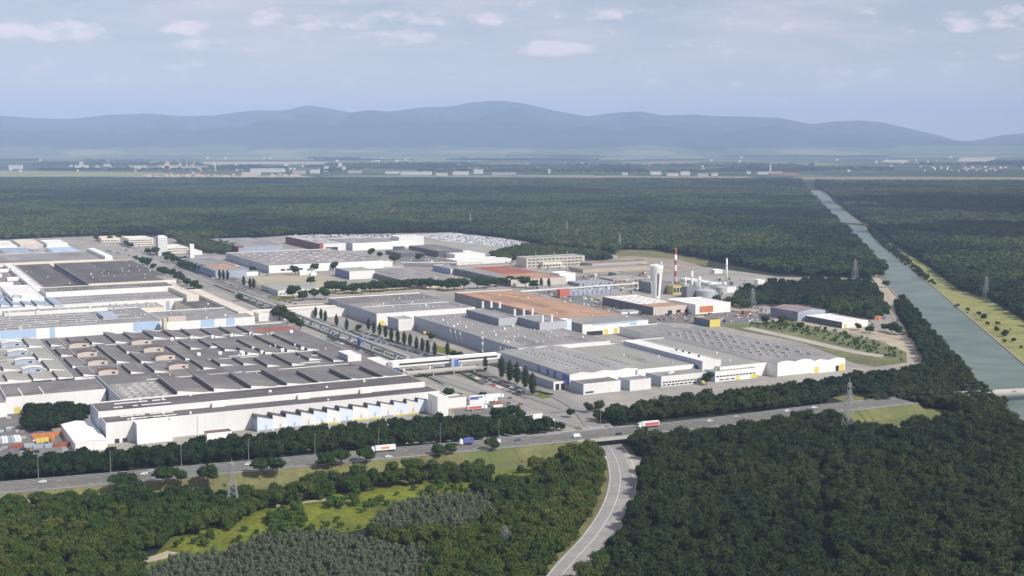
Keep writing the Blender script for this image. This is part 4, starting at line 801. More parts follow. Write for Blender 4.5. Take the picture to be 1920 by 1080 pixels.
b = MB(); b.box(-2, 2, -2, 2, Ht-.6, Ht+1.6, white); b.build('hatch', o)
def chimney(px, py, H, r, label, m=white, bands=None):
    o = thing('chimney', label, 'chimney', P(px, py, 0)); b = MB(); b.tube((0, 0, 0), (0, 0, H), r*1.15, r*.85, m, 18); b.build('shaft', o, True)
    if bands:
        for z0, z1 in bands:
            b = MB(); rr = lambda z: r*(1.15-.3*z/H)+.04; b.tube((0, 0, z0), (0, 0, z1), rr(z0), rr(z1), mat('signal_red', (.42, .08, .06), .7), 18); b.build('red_band', o)
    b = MB(); b.tube((0, 0, H), (0, 0, H+.5), r, r, steel, 18); b.build('cap', o)
    b = MB(); b.tube((0, 0, H*.72), (0, 0, H*.72+.5), r*1.5, r*1.5, steel, 18); b.build('platform', o)
chimney(1266, 547, 58, 1.7, 'tallest chimney painted in red and white bands', white, ((50, 58), (36, 43), (21, 28), (8, 14)))
chimney(1362, 532, 36, 1.4, 'slim white chimney standing apart right of the tanks')
chimney(1297, 551, 31, 1.7, 'silver-white flue stack between boiler blocks, taller of the pair')
chimney(1285, 551, 23, 1.3, 'shorter white flue stack left of the silver-white one')
chimney(1311, 548, 22, 1.5, 'stubby white flue stack closest to the big round tank')
chimney(1240, 512, 18, 1.0, 'thin mast-like flue beside the water tower head')
def tank(px, py, r, H, label):
    o = thing('storage_tank', label, 'tank', P(px, py, 0)); b = MB(); b.lathe([(r, 0), (r, H), (r*.5, H+r*.12), (0, H+r*.16)], mat('tank_grey', (.40, .42, .42), .5, .1, .1, [(2, 2.4, .12)], .85), 28); b.build('shell', o)
    b = MB(); b.tube((r+.3, 0, 0), (r+.3, 0, H), .3, .3, steel); b.build('ladder', o)
tank(1323, 557, 13, 9, 'largest round grey storage tank behind the white hall'); tank(1352, 551, 7, 9, 'smaller round grey tank right of the largest one'); tank(1304, 545, 5, 12, 'slim upright tank among the flue stacks')
# pipe rack
p = P(975, 546, 6); q2 = P(1222, 529, 6); o = thing('pipe_bridge', 'long pale elevated pipe bridge leading left from the water tower', 'pipe bridge', (p.x, p.y, 0)); d = q2-p; d.z = 0; LN = d.length; d.normalize(); nn = Vector((-d.y, d.x, 0))
b = MB(); bx_dir(b, z0, d, nn, 0, LN, -1.2, 1.2, 5, 6.6, roof_w); b.build('gallery', o)
k = 10
while k < LN: b = MB(); bx_dir(b, z0, d, nn, k, k+.6, -1, 1, 0, 4.98, steel); b.build('pier', o); k += 28
# cross pipe bridge middle
p = P(752, 491, 7); q2 = P(905, 492, 7); o = thing('pipe_bridge', 'thin white pipe bridge between the brown yard and the low halls', 'pipe bridge', (p.x, p.y, 0)); d = q2-p; d.z = 0; LN = d.length; d.normalize(); nn = Vector((-d.y, d.x, 0))
b = MB(); bx_dir(b, z0, d, nn, 0, LN, -1, 1, 5.5, 7, roof_w); b.build('gallery', o)
k = 10
while k < LN: b = MB(); bx_dir(b, z0, d, nn, k, k+.6, -.8, .8, 0, 5.48, steel); b.build('pier', o); k += 30
# yellow machinery and small kiosks beside the long hall
for x, y, lab in ((850, 641, 'yellow flatbed machine parked against the shade-blue wall'), (795, 628, 'small yellow kiosk beside the shade-blue wall'), (865, 640, 'yellow tipper beside the larger yellow machine')):
    p = P(x, y, 0); o = thing('work_machine', lab, 'machine', p, GA); b = MB(); b.box(0, 5.5, 0, 3, 1, 3.4, yellow); b.build('body', o); b = MB(); b.box(5.6, 7.6, .2, 2.8, .8, 3, yellow); b.build('cab', o)
    for wx in (1, 4.5, 6.6):
        for wy in (0, 3): b = MB(); b.tube((wx, wy-.2, .55), (wx, wy+.2, .55), .55, .55, rubber, 10); b.build('wheel', o)
# scatter of small yard sheds
k = 0
for x, y, w, d_, hh, m, lab in ((985, 790, 14, 6, 5, white, 'white roadside hut among trees left of the roundabout'), (1165, 590, 30, 14, 3, white, 'long white canopy roof in the parking area behind the orange roof'), (1320, 570, 8, 5, 4, steel, 'grey yard cabin below the orange sign'), (1395, 590, 10, 5, 4, redp, 'red-brown cabin in the scrap yard'),
                               (1430, 585, 12, 5, 4, steel, 'steel cabin left of the brown-roofed warehouse'), (1470, 600, 14, 5, 3, redp, 'dark red trailer stack before the grey warehouse'), (1640, 600, 10, 5, 4, orangep, 'orange cabin right of the white warehouse'), (740, 470, 20, 8, 7, mat('dark_side', (.14, .14, .16)), 'dark shed at the left end of the brown yard'),
                               (580, 512, 10, 6, 4, white, 'white garden hut by the round trees'), (1010, 545, 16, 8, 5, steel, 'steel shed left of the brick red block')):
    p = P(x, y, 0); o = thing('yard_shed', lab, 'shed', p, GA); b = MB(); b.box(0, w, 0, d_, 0, hh, m); b.build('wall', o); b = MB(); b.box(-.3, w+.3, -.3, d_+.3, hh+.02, hh+.4, roof_l); b.build('roof', o); b = MB(); b.box(w*.3, w*.3+2, -.08, .02, 0, 2.3, dark); b.build('door', o)
# ================================================================== TREES
import numpy as np
def leaf_mat(name, cols, stand=1.0):
    m = bpy.data.materials.new(name); m.use_nodes = True; n = m.node_tree.nodes; l = m.node_tree.links; q = n['Principled BSDF']
    q.inputs['Roughness'].default_value = .8; q.inputs['Specular IOR Level'].default_value = .15
    oi = n.new('ShaderNodeObjectInfo'); nz = n.new('ShaderNodeTexNoise'); nz.inputs['Scale'].default_value = .006; nz.inputs['Detail'].default_value = 5; nz.inputs['Roughness'].default_value = .6
    l.new(oi.outputs['Location'], nz.inputs['Vector']); nz2 = n.new('ShaderNodeTexNoise'); nz2.inputs['Scale'].default_value = .0011; nz2.inputs['Detail'].default_value = 3; l.new(oi.outputs['Location'], nz2.inputs['Vector'])
    av_ = n.new('ShaderNodeMath'); av_.operation = 'MULTIPLY_ADD'; l.new(nz2.outputs[0], av_.inputs[0]); av_.inputs[1].default_value = stand; l.new(nz.outputs[0], av_.inputs[2])
    a = n.new('ShaderNodeMath'); a.operation = 'MULTIPLY_ADD'; l.new(av_.outputs[0], a.inputs[0]); a.inputs[1].default_value = 1.7; a.inputs[2].default_value = -1.42-(stand-1)*.85
    c = n.new('ShaderNodeMath'); c.operation = 'MULTIPLY_ADD'; l.new(oi.outputs['Random'], c.inputs[0]); c.inputs[1].default_value = .42; l.new(a.outputs[0], c.inputs[2])
    r = n.new('ShaderNodeValToRGB'); l.new(c.outputs[0], r.inputs[0]); e = r.color_ramp.elements
    e[0].position = 0; e[0].color = (*cols[0], 1); e[1].position = 1; e[1].color = (*cols[-1], 1)
    for i, cc in enumerate(cols[1:-1]): x = e.new((i+1)/(len(cols)-1)); x.color = (*cc, 1)
    l.new(r.outputs[0], q.inputs['Base Color']); return m
LBF = leaf_mat('fresh_broad_leaves', [(.016, .034, .007), (.026, .050, .009), (.038, .066, .011), (.055, .075, .014), (.085, .090, .018), (.045, .056, .014)])
LB = leaf_mat('broad_leaves', [(.008, .018, .007), (.012, .026, .009), (.018, .035, .011), (.025, .042, .012), (.044, .054, .015), (.020, .030, .012)])
LG = leaf_mat('fresh_leaves', [(.025, .055, .010), (.045, .085, .012), (.075, .105, .018)])
LPn = leaf_mat('pine_needles', [(.068, .088, .052), (.084, .102, .060), (.104, .118, .072)])
LPop = leaf_mat('poplar_leaves', [(.020, .034, .012), (.028, .042, .016), (.034, .048, .018)])
def crown_mesh(name, m, H, Rr, nq, leaf, seed, shape='broad', core=True, base=.22):
    rg = random.Random(seed); b = MB(); lumps = []
    if shape == 'broad':
        lumps.append((Vector((0, 0, H*.60)), Rr*.72, H*.30))
        for k in range(9):
            a = rg.uniform(0, 6.28); rr = Rr*rg.uniform(.35, .68); z = H*rg.uniform(.34, .78); s_ = rg.uniform(.34, .52)
            lumps.append((Vector((rr*math.cos(a), rr*math.sin(a), z)), Rr*s_, H*.2*rg.uniform(.7, 1.1)))
    elif shape == 'column':
        for k in range(7):
            t = k/6; w = Rr*(.55+.55*math.sin(math.pi*min(1, .15+t*.85)))*(1 if k < 6 else .5); lumps.append((Vector((rg.uniform(-.3, .3), rg.uniform(-.3, .3), H*(.16+.78*t))), w, H*.11))
    else:
        for k in range(5):
            t = k/4; lumps.append((Vector((rg.uniform(-.2, .2), rg.uniform(-.2, .2), H*(.25+.62*t))), Rr*(1.05-t*.45), H*.17))
    if core:
        mi = b.mi(m)
        for c, r, hz_ in lumps:
            k0 = len(b.v); q = .78; rings = 4; sg = 7
            for i in range(rings+1):
                ph = math.pi*i/rings
                for j in range(sg):
                    th = 6.283*j/sg+i*.4; jj = rg.uniform(.85, 1.1)
                    b.v.append((c.x+r*q*jj*math.sin(ph)*math.cos(th), c.y+r*q*jj*math.sin(ph)*math.sin(th), c.z+hz_*q*jj*math.cos(ph)))
            for i in range(rings):
                for j in range(sg):
                    j2 = (j+1) % sg; b.f.append((k0+i*sg+j, k0+i*sg+j2, k0+(i+1)*sg+j2, k0+(i+1)*sg+j)); b.m.append(mi)
    wts = [l_[1]**2 for l_ in lumps]
    for _ in range(nq):
        c, r, hz_ = rg.choices(lumps, wts)[0]
        u = rg.uniform(-.55, 1); th = rg.uniform(0, 6.283); s_ = math.sqrt(1-u*u); nrm = Vector((s_*math.cos(th), s_*math.sin(th), u)); q = rg.uniform(.80, 1.10)
        p = Vector((c.x+r*q*nrm.x, c.y+r*q*nrm.y, c.z+hz_*q*nrm.z)); nn_ = (nrm+Vector((rg.uniform(-1, 1), rg.uniform(-1, 1), rg.uniform(-.6, 1)))*.7).normalized()
        a = nn_.orthogonal().normalized(); a.rotate(Matrix.Rotation(rg.uniform(0, 6.28), 3, nn_)); d_ = nn_.cross(a); L_ = leaf*rg.uniform(.6, 1.4)
        b.face([p-a*L_*.5, p+d_*L_*.35, p+a*L_*.5+nn_*L_*.15, p-d_*L_*.35], m)
    return b.data(name)
def trunk_mesh(H, r):
    b = MB(); b.tube((0, 0, -.3), (0, 0, H*.62), r, r*.45, bark, 7)
    for a in (0.3, 2.2, 4.4): b.tube((0, 0, H*.3), (math.cos(a)*H*.18, math.sin(a)*H*.18, H*.58), r*.5, r*.2, bark, 5)
    return b.data('trunk')
NEAR = [crown_mesh('crown', LB, 12.5, 5.4, 900, 1.15, 10+k) for k in range(5)]; NEARF = [crown_mesh('crown', LBF, 12, 5.2, 800, 1.15, 150+k) for k in range(4)]
TRK = trunk_mesh(12, .32)
LBD = leaf_mat('distant_leaves', [(.012, .024, .011), (.020, .040, .014), (.036, .060, .018), (.052, .078, .022), (.078, .098, .032), (.034, .050, .020)], 2.9)
MIDM = [crown_mesh('crown', LB, 12.5, 5.6, 260, 1.9, 30+k) for k in range(4)]
MIDD = [crown_mesh('crown', LBD, 12.5, 5.6, 260, 1.9, 170+k) for k in range(4)]
FARM_ = [crown_mesh('crown', LBD, 13, 6.2, 90, 3.0, 50+k) for k in range(4)]
PIN = [crown_mesh('crown', LPn, 6.0, 1.9, 170, .8, 70+k, 'cone') for k in range(3)]
src = {}
def src_coll(name, meshes):
    c = bpy.data.collections.new(name)
    for i, me in enumerate(meshes): c.objects.link(bpy.data.objects.new(name+'_kind', me))
    src[name] = c; return c
src_coll('near_crowns', NEAR); src_coll('fresh_crowns', NEARF); src_coll('mid_crowns', MIDM); src_coll('woodland_crowns', MIDD); src_coll('far_crowns', FARM_); src_coll('pines', PIN); SHR = [crown_mesh('crown', LG, 6, 3.0, 240, .9, 130+k, 'broad') for k in range(3)]; src_coll('shrubs', SHR)
def gn_group(cl):
    g = bpy.data.node_groups.new('scatter_'+cl.name, 'GeometryNodeTree'); g.interface.new_socket('Geometry', in_out='INPUT', socket_type='NodeSocketGeometry'); g.interface.new_socket('Geometry', in_out='OUTPUT', socket_type='NodeSocketGeometry')
    n = g.nodes; l = g.links; gi = n.new('NodeGroupInput'); go = n.new('NodeGroupOutput'); ip = n.new('GeometryNodeInstanceOnPoints'); ci = n.new('GeometryNodeCollectionInfo')
    ci.inputs['Collection'].default_value = cl; ci.inputs['Separate Children'].default_value = True; ci.inputs['Reset Children'].default_value = True
    def attr(nm, dt): a = n.new('GeometryNodeInputNamedAttribute'); a.data_type = dt; a.inputs['Name'].default_value = nm; return a.outputs['Attribute']
    l.new(gi.outputs[0], ip.inputs['Points']); l.new(ci.outputs[0], ip.inputs['Instance']); ip.inputs['Pick Instance'].default_value = True
    l.new(attr('pick', 'INT'), ip.inputs['Instance Index']); l.new(attr('rot', 'FLOAT_VECTOR'), ip.inputs['Rotation']); l.new(attr('scl', 'FLOAT_VECTOR'), ip.inputs['Scale'])
    l.new(ip.outputs[0], go.inputs[0]); return g
GN = {k: gn_group(c) for k, c in src.items()}
nrs = np.random.RandomState(5)
def scatter_obj(name, pts, kind, smin=.8, smax=1.25, wide=1.0, z=0.0):
    n_ = len(pts)
    if not n_: return
    me = bpy.data.meshes.new(name); co = np.zeros((n_, 3), 'f'); co[:, :2] = pts; co[:, 2] = z; me.vertices.add(n_); me.vertices.foreach_set('co', co.ravel())
    a = me.attributes.new('pick', 'INT', 'POINT'); a.data.foreach_set('value', nrs.randint(0, len(src[kind].objects), n_).astype('i'))
    r_ = np.zeros((n_, 3), 'f'); r_[:, 2] = nrs.rand(n_)*6.28; a = me.attributes.new('rot', 'FLOAT_VECTOR', 'POINT'); a.data.foreach_set('vector', r_.ravel())
    s_ = (smin+(smax-smin)*nrs.rand(n_)); s3 = np.stack([s_*wide*(.9+.25*nrs.rand(n_)), s_*wide*(.9+.25*nrs.rand(n_)), s_*(.85+.3*nrs.rand(n_))], 1).astype('f')
    a = me.attributes.new('scl', 'FLOAT_VECTOR', 'POINT'); a.data.foreach_set('vector', s3.ravel())
    o = bpy.data.objects.new(name, me); col.objects.link(o); md = o.modifiers.new('scatter', 'NODES'); md.node_group = GN[kind]; tag(o, kind='stuff'); return o
def inpoly(pts, poly):
    x, y = pts[:, 0], pts[:, 1]; ins = np.zeros(len(pts), bool); j = len(poly)-1
    for i in range(len(poly)):
        xi, yi = poly[i]; xj, yj = poly[j]
        if yi != yj: c = ((yi > y) != (yj > y)) & (x < (xj-xi)*(y-yi)/(yj-yi)+xi); ins ^= c
        j = i
    return ins
def grid_pts(poly, spc, jit=.42):
    P_ = np.array(poly); x0, y0 = P_.min(0); x1, y1 = P_.max(0); xs = np.arange(x0, x1, spc); ys_ = np.arange(y0, y1, spc); X, Y = np.meshgrid(xs, ys_); X = X+(np.arange(len(ys_)) % 2)[:, None]*spc*.5
    p = np.stack([X.ravel(), Y.ravel()], 1); p += (nrs.rand(*p.shape)-.5)*2*jit*spc; return p[inpoly(p, [tuple(q) for q in poly])]
def pdist(pts, line):
    d = np.full(len(pts), 1e9)
    for p, q in zip(line, line[1:]):
        a = np.array([p[0], p[1]]); v = np.array([q[0]-p[0], q[1]-p[1]]); t = np.clip(((pts-a)@v)/(v@v+1e-9), 0, 1); d = np.minimum(d, np.hypot(*(pts-a-t[:, None]*v).T))
    return d
def G2(L_): return [tuple(P(x, y)[:2]) for x, y in L_]
def clear(pts, hwd=18, urd=13):
    k = (pdist(pts, [(p.x, p.y) for p in hw]) > hwd) & (pdist(pts, [(p.x, p.y) for p in UR]) > urd); return pts[k]
def proj_np(p):
    y = p[:, 1]; fw = y*cp+CH*sp; up = y*sp-CH*cp; return 960+F*p[:, 0]/fw, 540-F*up/fw
FA = [(-300, 1000), (0, 962), (150, 948), (300, 940), (400, 940), (470, 936), (560, 930), (600, 909), (690, 906), (780, 892), (905, 888), (930, 896), (920, 903), (760, 915), (640, 930), (560, 946), (470, 965), (440, 990), (330, 1010), (270, 1065), (255, 1400), (-500, 1400)]
FB = [(940, 893), (1000, 880), (1040, 872), (1110, 850), (1150, 862), (1160, 900), (1150, 950), (1110, 1010), (1040, 1080), (850, 1400), (700, 1400), (800, 1080), (830, 1045), (700, 1025), (700, 1010), (820, 1015), (930, 985), (935, 940), (880, 925), (1000, 905), (1070, 882)]
PA = [(250, 1098), (330, 1062), (440, 1045), (490, 1020), (600, 1010), (690, 1027), (825, 1050), (790, 1100), (690, 1400), (250, 1400)]
PB = [(690, 990), (760, 950), (930, 937), (930, 985), (820, 1012), (700, 1010)]
F1 = [(1165, 846), (1300, 812), (1480, 796), (1570, 788), (1600, 822), (1660, 822), (1770, 800), (1885, 785), (1960, 870), (2300, 1270), (2300, 1400), (950, 1400), (1080, 1090), (1150, 1010), (1170, 950), (1200, 905), (1205, 880), (1202, 860)]
F3 = [(-300, 905), (0, 875), (200, 862), (330, 850), (480, 830), (640, 812), (750, 802), (860, 795), (950, 797), (1070, 808), (1060, 812), (867, 828), (697, 843), (640, 848), (473, 863), (343, 874), (207, 888), (0, 905), (-300, 930)]
F4 = [(1120, 793), (1125, 786), (1200, 772), (1320, 756), (1450, 741), (1560, 724), (1650, 712), (1700, 706), (1738, 692), (1708, 630), (1680, 575), (1692, 567), (1718, 598), (1768, 655), (1818, 715), (1882, 785), (1800, 778), (1740, 762), (1620, 768), (1640, 748), (1600, 738), (1560, 747), (1545, 762), (1430, 772), (1280, 785), (1160, 798)]
F5 = [(1340, 572), (1372, 574), (1378, 560), (1400, 548), (1432, 552), (1446, 536), (1500, 540), (1530, 529), (1590, 537), (1632, 540), (1650, 560), (1664, 592), (1640, 604), (1560, 592), (1545, 580), (1490, 572), (1470, 578), (1440, 573), (1400, 580)]
F9 = [(920, 480), (1000, 466), (1140, 482), (1150, 490), (1000, 488), (930, 490)]
FG = [(45, 802), (48, 772), (165, 770), (172, 785), (110, 808), (60, 812)]
FH = [(385, 475), (330, 455), (350, 449), (440, 466), (430, 478)]
F7 = [(-900, 462), (0, 450), (180, 443), (240, 441), (290, 441), (335, 449), (395, 450), (545, 442), (850, 436), (960, 449), (1040, 464), (1150, 476), (1170, 468), (1230, 470), (1330, 488), (1470, 515), (1590, 520), (1640, 524), (1655, 514), (1600, 450), (1548, 398), (1506, 352), (1500, 339), (-900, 337)]
F8 = [(1560, 368), (1612, 410), (1650, 434), (1690, 466), (1740, 498), (1795, 545), (1850, 560), (1905, 593), (1990, 640), (2500, 860), (3600, 700), (3200, 345), (1530, 342), (1530, 352)]
BKR = [(1620, 421), (1652, 446), (1700, 486), (1745, 525), (1760, 540), (1730, 525), (1690, 493), (1640, 450)]
f1 = clear(np.concatenate([grid_pts(G2(x), 5.6) for x in (F1, FA, FB)]), 18, 9.8)
tr_ = [G2([(x, y) for x, y in l_]) for l_ in ([(1310, 855), (1370, 846), (1440, 838)], [(270, 1052), (300, 1045), (325, 1036)], [(1552, 1080), (1545, 1000), (1540, 940), (1538, 880)], [(1660, 905), (1665, 875)])]
for l_, w_ in zip(tr_, (7, 9, 4.2, 5)): f1 = f1[pdist(f1, l_) > w_]
lbc = np.array([tuple(P(1190, 872, 0)[:2])]); f1 = f1[np.hypot(*(f1-lbc).T) > 14]; f1 = f1[(pdist(f1, [(p.x, p.y) for p in UR]) > 12.5) | (proj_np(f1)[0] < 1100)]
X, Y = proj_np(f1); vis = (X > 0) & (X < 1920) & (Y < 1115) & (Y > 800)
order = np.argsort(np.where(vis, f1[:, 1], 1e9)); ind = order[:240]; rest = np.ones(len(f1), bool); rest[ind] = False
nb = None
def tree(name, label, loc_, s=1.0, crown=None, trunk=None, group=None, sz=None, cat='tree', rot=None):
    o = thing(name, label, cat, loc_, rnd.uniform(0, 6.28) if rot is None else rot, group); o.scale = (s, s, sz or s)
    for nm, me in (('crown', crown), ('trunk', trunk)): c = bpy.data.objects.new(nm, me); col.objects.link(c); c.parent = o
    return o
Xp, Yp = proj_np(f1[ind])
for (x, y), px in zip(f1[ind], Xp):
    if px < 640: lab, grp = 'dark green broadleaf tree in the dense wood at bottom left of the meadow', 'trees of the bottom left wood'
    elif px < 1130: lab, grp = 'broadleaf tree in the wood between the meadow and the curving road', 'trees left of the curving road'
    elif px < 1400: lab, grp = 'dark broadleaf tree of the right-hand wood, in its part nearest the curving road', 'right wood trees nearest the road'
    elif px < 1600: lab, grp = 'dark broadleaf tree of the right-hand wood beside the narrow dark gap in it', 'right wood trees by the gap'
    else: lab, grp = 'dark broadleaf tree in the bottom right corner of the right-hand wood', 'right wood trees in the corner'
    t_ = tree('forest_tree', lab, (x, y, 0), rnd.uniform(.55, 1.05), (NEAR+NEARF[:1] if px > 1150 else NEARF)[rnd.randrange(4)], TRK, grp)
r1 = f1[rest]; lf_ = proj_np(r1)[0] < 1150; scatter_obj('foreground_forest', r1[(r1[:, 1] < 900) & ~lf_], 'near_crowns', .5, 1.1); scatter_obj('foreground_forest', r1[(r1[:, 1] < 900) & lf_], 'fresh_crowns', .45, 1.05); scatter_obj('foreground_forest', r1[r1[:, 1] >= 900], 'mid_crowns', .6, .98)
belt = clear(np.concatenate([grid_pts(G2(x), 5.2) for x in (F3, FG)]), 16, 14); scatter_obj('hedgerow_belt', belt, 'mid_crowns', .42, .85)
FX = [(1600, 772), (1640, 762), (1800, 752), (1880, 762), (1870, 792), (1800, 774), (1740, 767), (1620, 774)]
b4 = np.concatenate([clear(grid_pts(G2(F4), 5.8), 16, 14), clear(grid_pts(G2(FX), 5.8), 14, 14)])
cbl = [tuple(P(1600, 752, 0)[:2]), tuple(P(1760, 746, 0)[:2]), tuple(P(2050, 730, 0)[:2])]
scatter_obj('canal_side_wood', b4, 'mid_crowns', .58, .98)
scatter_obj('distant_forest', np.concatenate([grid_pts(G2(x), 7.5) for x in (F5, F9, FH)]), 'woodland_crowns', .65, 1.1)
scatter_obj('bank_scrub', grid_pts(G2(BKR), 8), 'mid_crowns', .25, .6)
f7 = np.concatenate([grid_pts(G2(x), 11.0) for x in (F7, F8)])
X, Y = proj_np(f7); f7 = f7[(X > -250) & (X < 2200)]
for l_, w_ in ((G2([(722, 409), (733, 400), (746, 388)]), 16),): f7 = f7[pdist(f7, l_) > w_]
d7 = f7[:, 1]; n7 = f7[d7 < 1900]; scatter_obj('distant_forest', n7, 'woodland_crowns', .8, 1.4, 1.15); scatter_obj('distant_forest', f7[(d7 >= 1900)], 'far_crowns', .85, 1.35, 1.15)
scatter_obj('pine_plantation', clear(grid_pts(G2(PA), 3.3, .3), 15, 12), 'pines', .8, 1.2); scatter_obj('pine_plantation', clear(grid_pts(G2(PB), 3.3, .3)), 'pines', .8, 1.3)
mdw = grid_pts(G2(MEADOW), 5.5, .5); mdw = mdw[np.sin(mdw[:, 0]*.11)+np.sin(mdw[:, 1]*.07+1)+nrs.randn(len(mdw))*.8 > .95]; scatter_obj('meadow_scrub', mdw, 'shrubs', .15, .8)
bk = clear(grid_pts(G2([(505, 972), (560, 956), (585, 985), (560, 1012), (500, 1016)]), 4.5)); scatter_obj('meadow_scrub', bk, 'shrubs', .5, 1.2)
bk = clear(grid_pts(G2([(600, 945), (690, 940), (760, 925), (740, 948), (700, 962), (610, 962)]), 6)); scatter_obj('meadow_scrub', bk[nrs.rand(len(bk)) < .6], 'shrubs', .4, 1.1)
em = clear(grid_pts(G2([(400, 905), (640, 892), (860, 862), (1110, 842), (1110, 855), (860, 885), (640, 905), (400, 920)]), 16, .5), 15, 12); scatter_obj('meadow_scrub', em[nrs.rand(len(em)) < .5], 'shrubs', .15, .5)
rg_ = grid_pts(G2([(1400, 605), (1480, 603), (1620, 632), (1700, 664), (1690, 680), (1600, 655), (1500, 628), (1400, 612)]), 5, 1.6); scatter_obj('rough_scrub', rg_[nrs.rand(len(rg_)) < .45], 'shrubs', .15, .7)
bg_ = grid_pts(G2([(1780, 570), (1870, 600), (1990, 680), (2000, 740), (1900, 660)]), 14, .5); scatter_obj('bank_scrub', bg_[nrs.rand(len(bg_)) < .35], 'mid_crowns', .15, .7)
# ---- single trees
ORD = 'first second third fourth fifth sixth seventh eighth ninth tenth eleventh twelfth thirteenth fourteenth fifteenth sixteenth seventeenth eighteenth nineteenth twentieth twenty-first twenty-second twenty-third twenty-fourth twenty-fifth twenty-sixth twenty-seventh twenty-eighth twenty-ninth thirtieth'.split()
RND = [crown_mesh('crown', leaf_mat('round_tree_leaves', [(.018, .038, .008), (.026, .05, .010), (.036, .06, .012)]), 9, 4.6, 800, .95, 90+k) for k in range(3)]
TR2 = trunk_mesh(8, .28)
for k, (x, y, s_) in enumerate(((222, 921, .9), (240, 920, 1), (310, 913, 1.1), (340, 908, .8), (390, 905, 1.05), (490, 893, 1), (520, 891, 1), (613, 879, 1), (640, 875, 1), (687, 871, 1), (822, 858, .8), (844, 855, .75), (923, 848, .85))):
    tree('round_tree', 'round clipped tree on the near highway verge, %s from the left' % ORD[k], P(x, y, 4.6), s_*1.3, RND[k % 3], TR2, 'round trees along the highway verge')
POPM = [crown_mesh('crown', LPop, 17, 2.7, 700, .8, 110+k, 'column') for k in range(3)]; TR3 = trunk_mesh(5, .25)
pop = ((592, 597), (602, 600), (610, 604), (631, 612), (650, 620), (691, 620), (701, 627), (712, 630), (723, 634), (734, 640), (746, 643), (758, 647), (769, 651), (781, 657), (792, 660), (802, 664), (815, 668), (839, 668), (910, 697), (941, 710), (956, 717), (969, 721), (985, 729), (998, 742))
for k, (x, y) in enumerate(pop): tree('poplar_tree', 'slender poplar of the avenue row, %s from the far end' % ORD[k], P(x, y, 0), 1.12 if k > 18 else .82 if y > 625 or k > 15 else .8, POPM[k % 3], TR3, 'poplars along the avenue', sz=None)
hd = ((550, 560), (567, 564), (589, 562), (610, 562), (616, 547), (629, 550), (646, 552), (660, 551), (679, 551), (694, 548), (712, 548), (727, 546), (744, 545), (760, 544), (775, 543), (790, 542), (807, 543), (822, 543), (840, 546), (852, 545), (870, 544), (895, 542), (908, 541))
for k, (x, y) in enumerate(hd): tree('round_tree', 'bushy tree in the row behind the grey hall, %s from the left' % ORD[k], P(x, y, 0), rnd.uniform(1.6, 2.1), RND[k % 3], TR2, 'row of trees behind the grey hall')
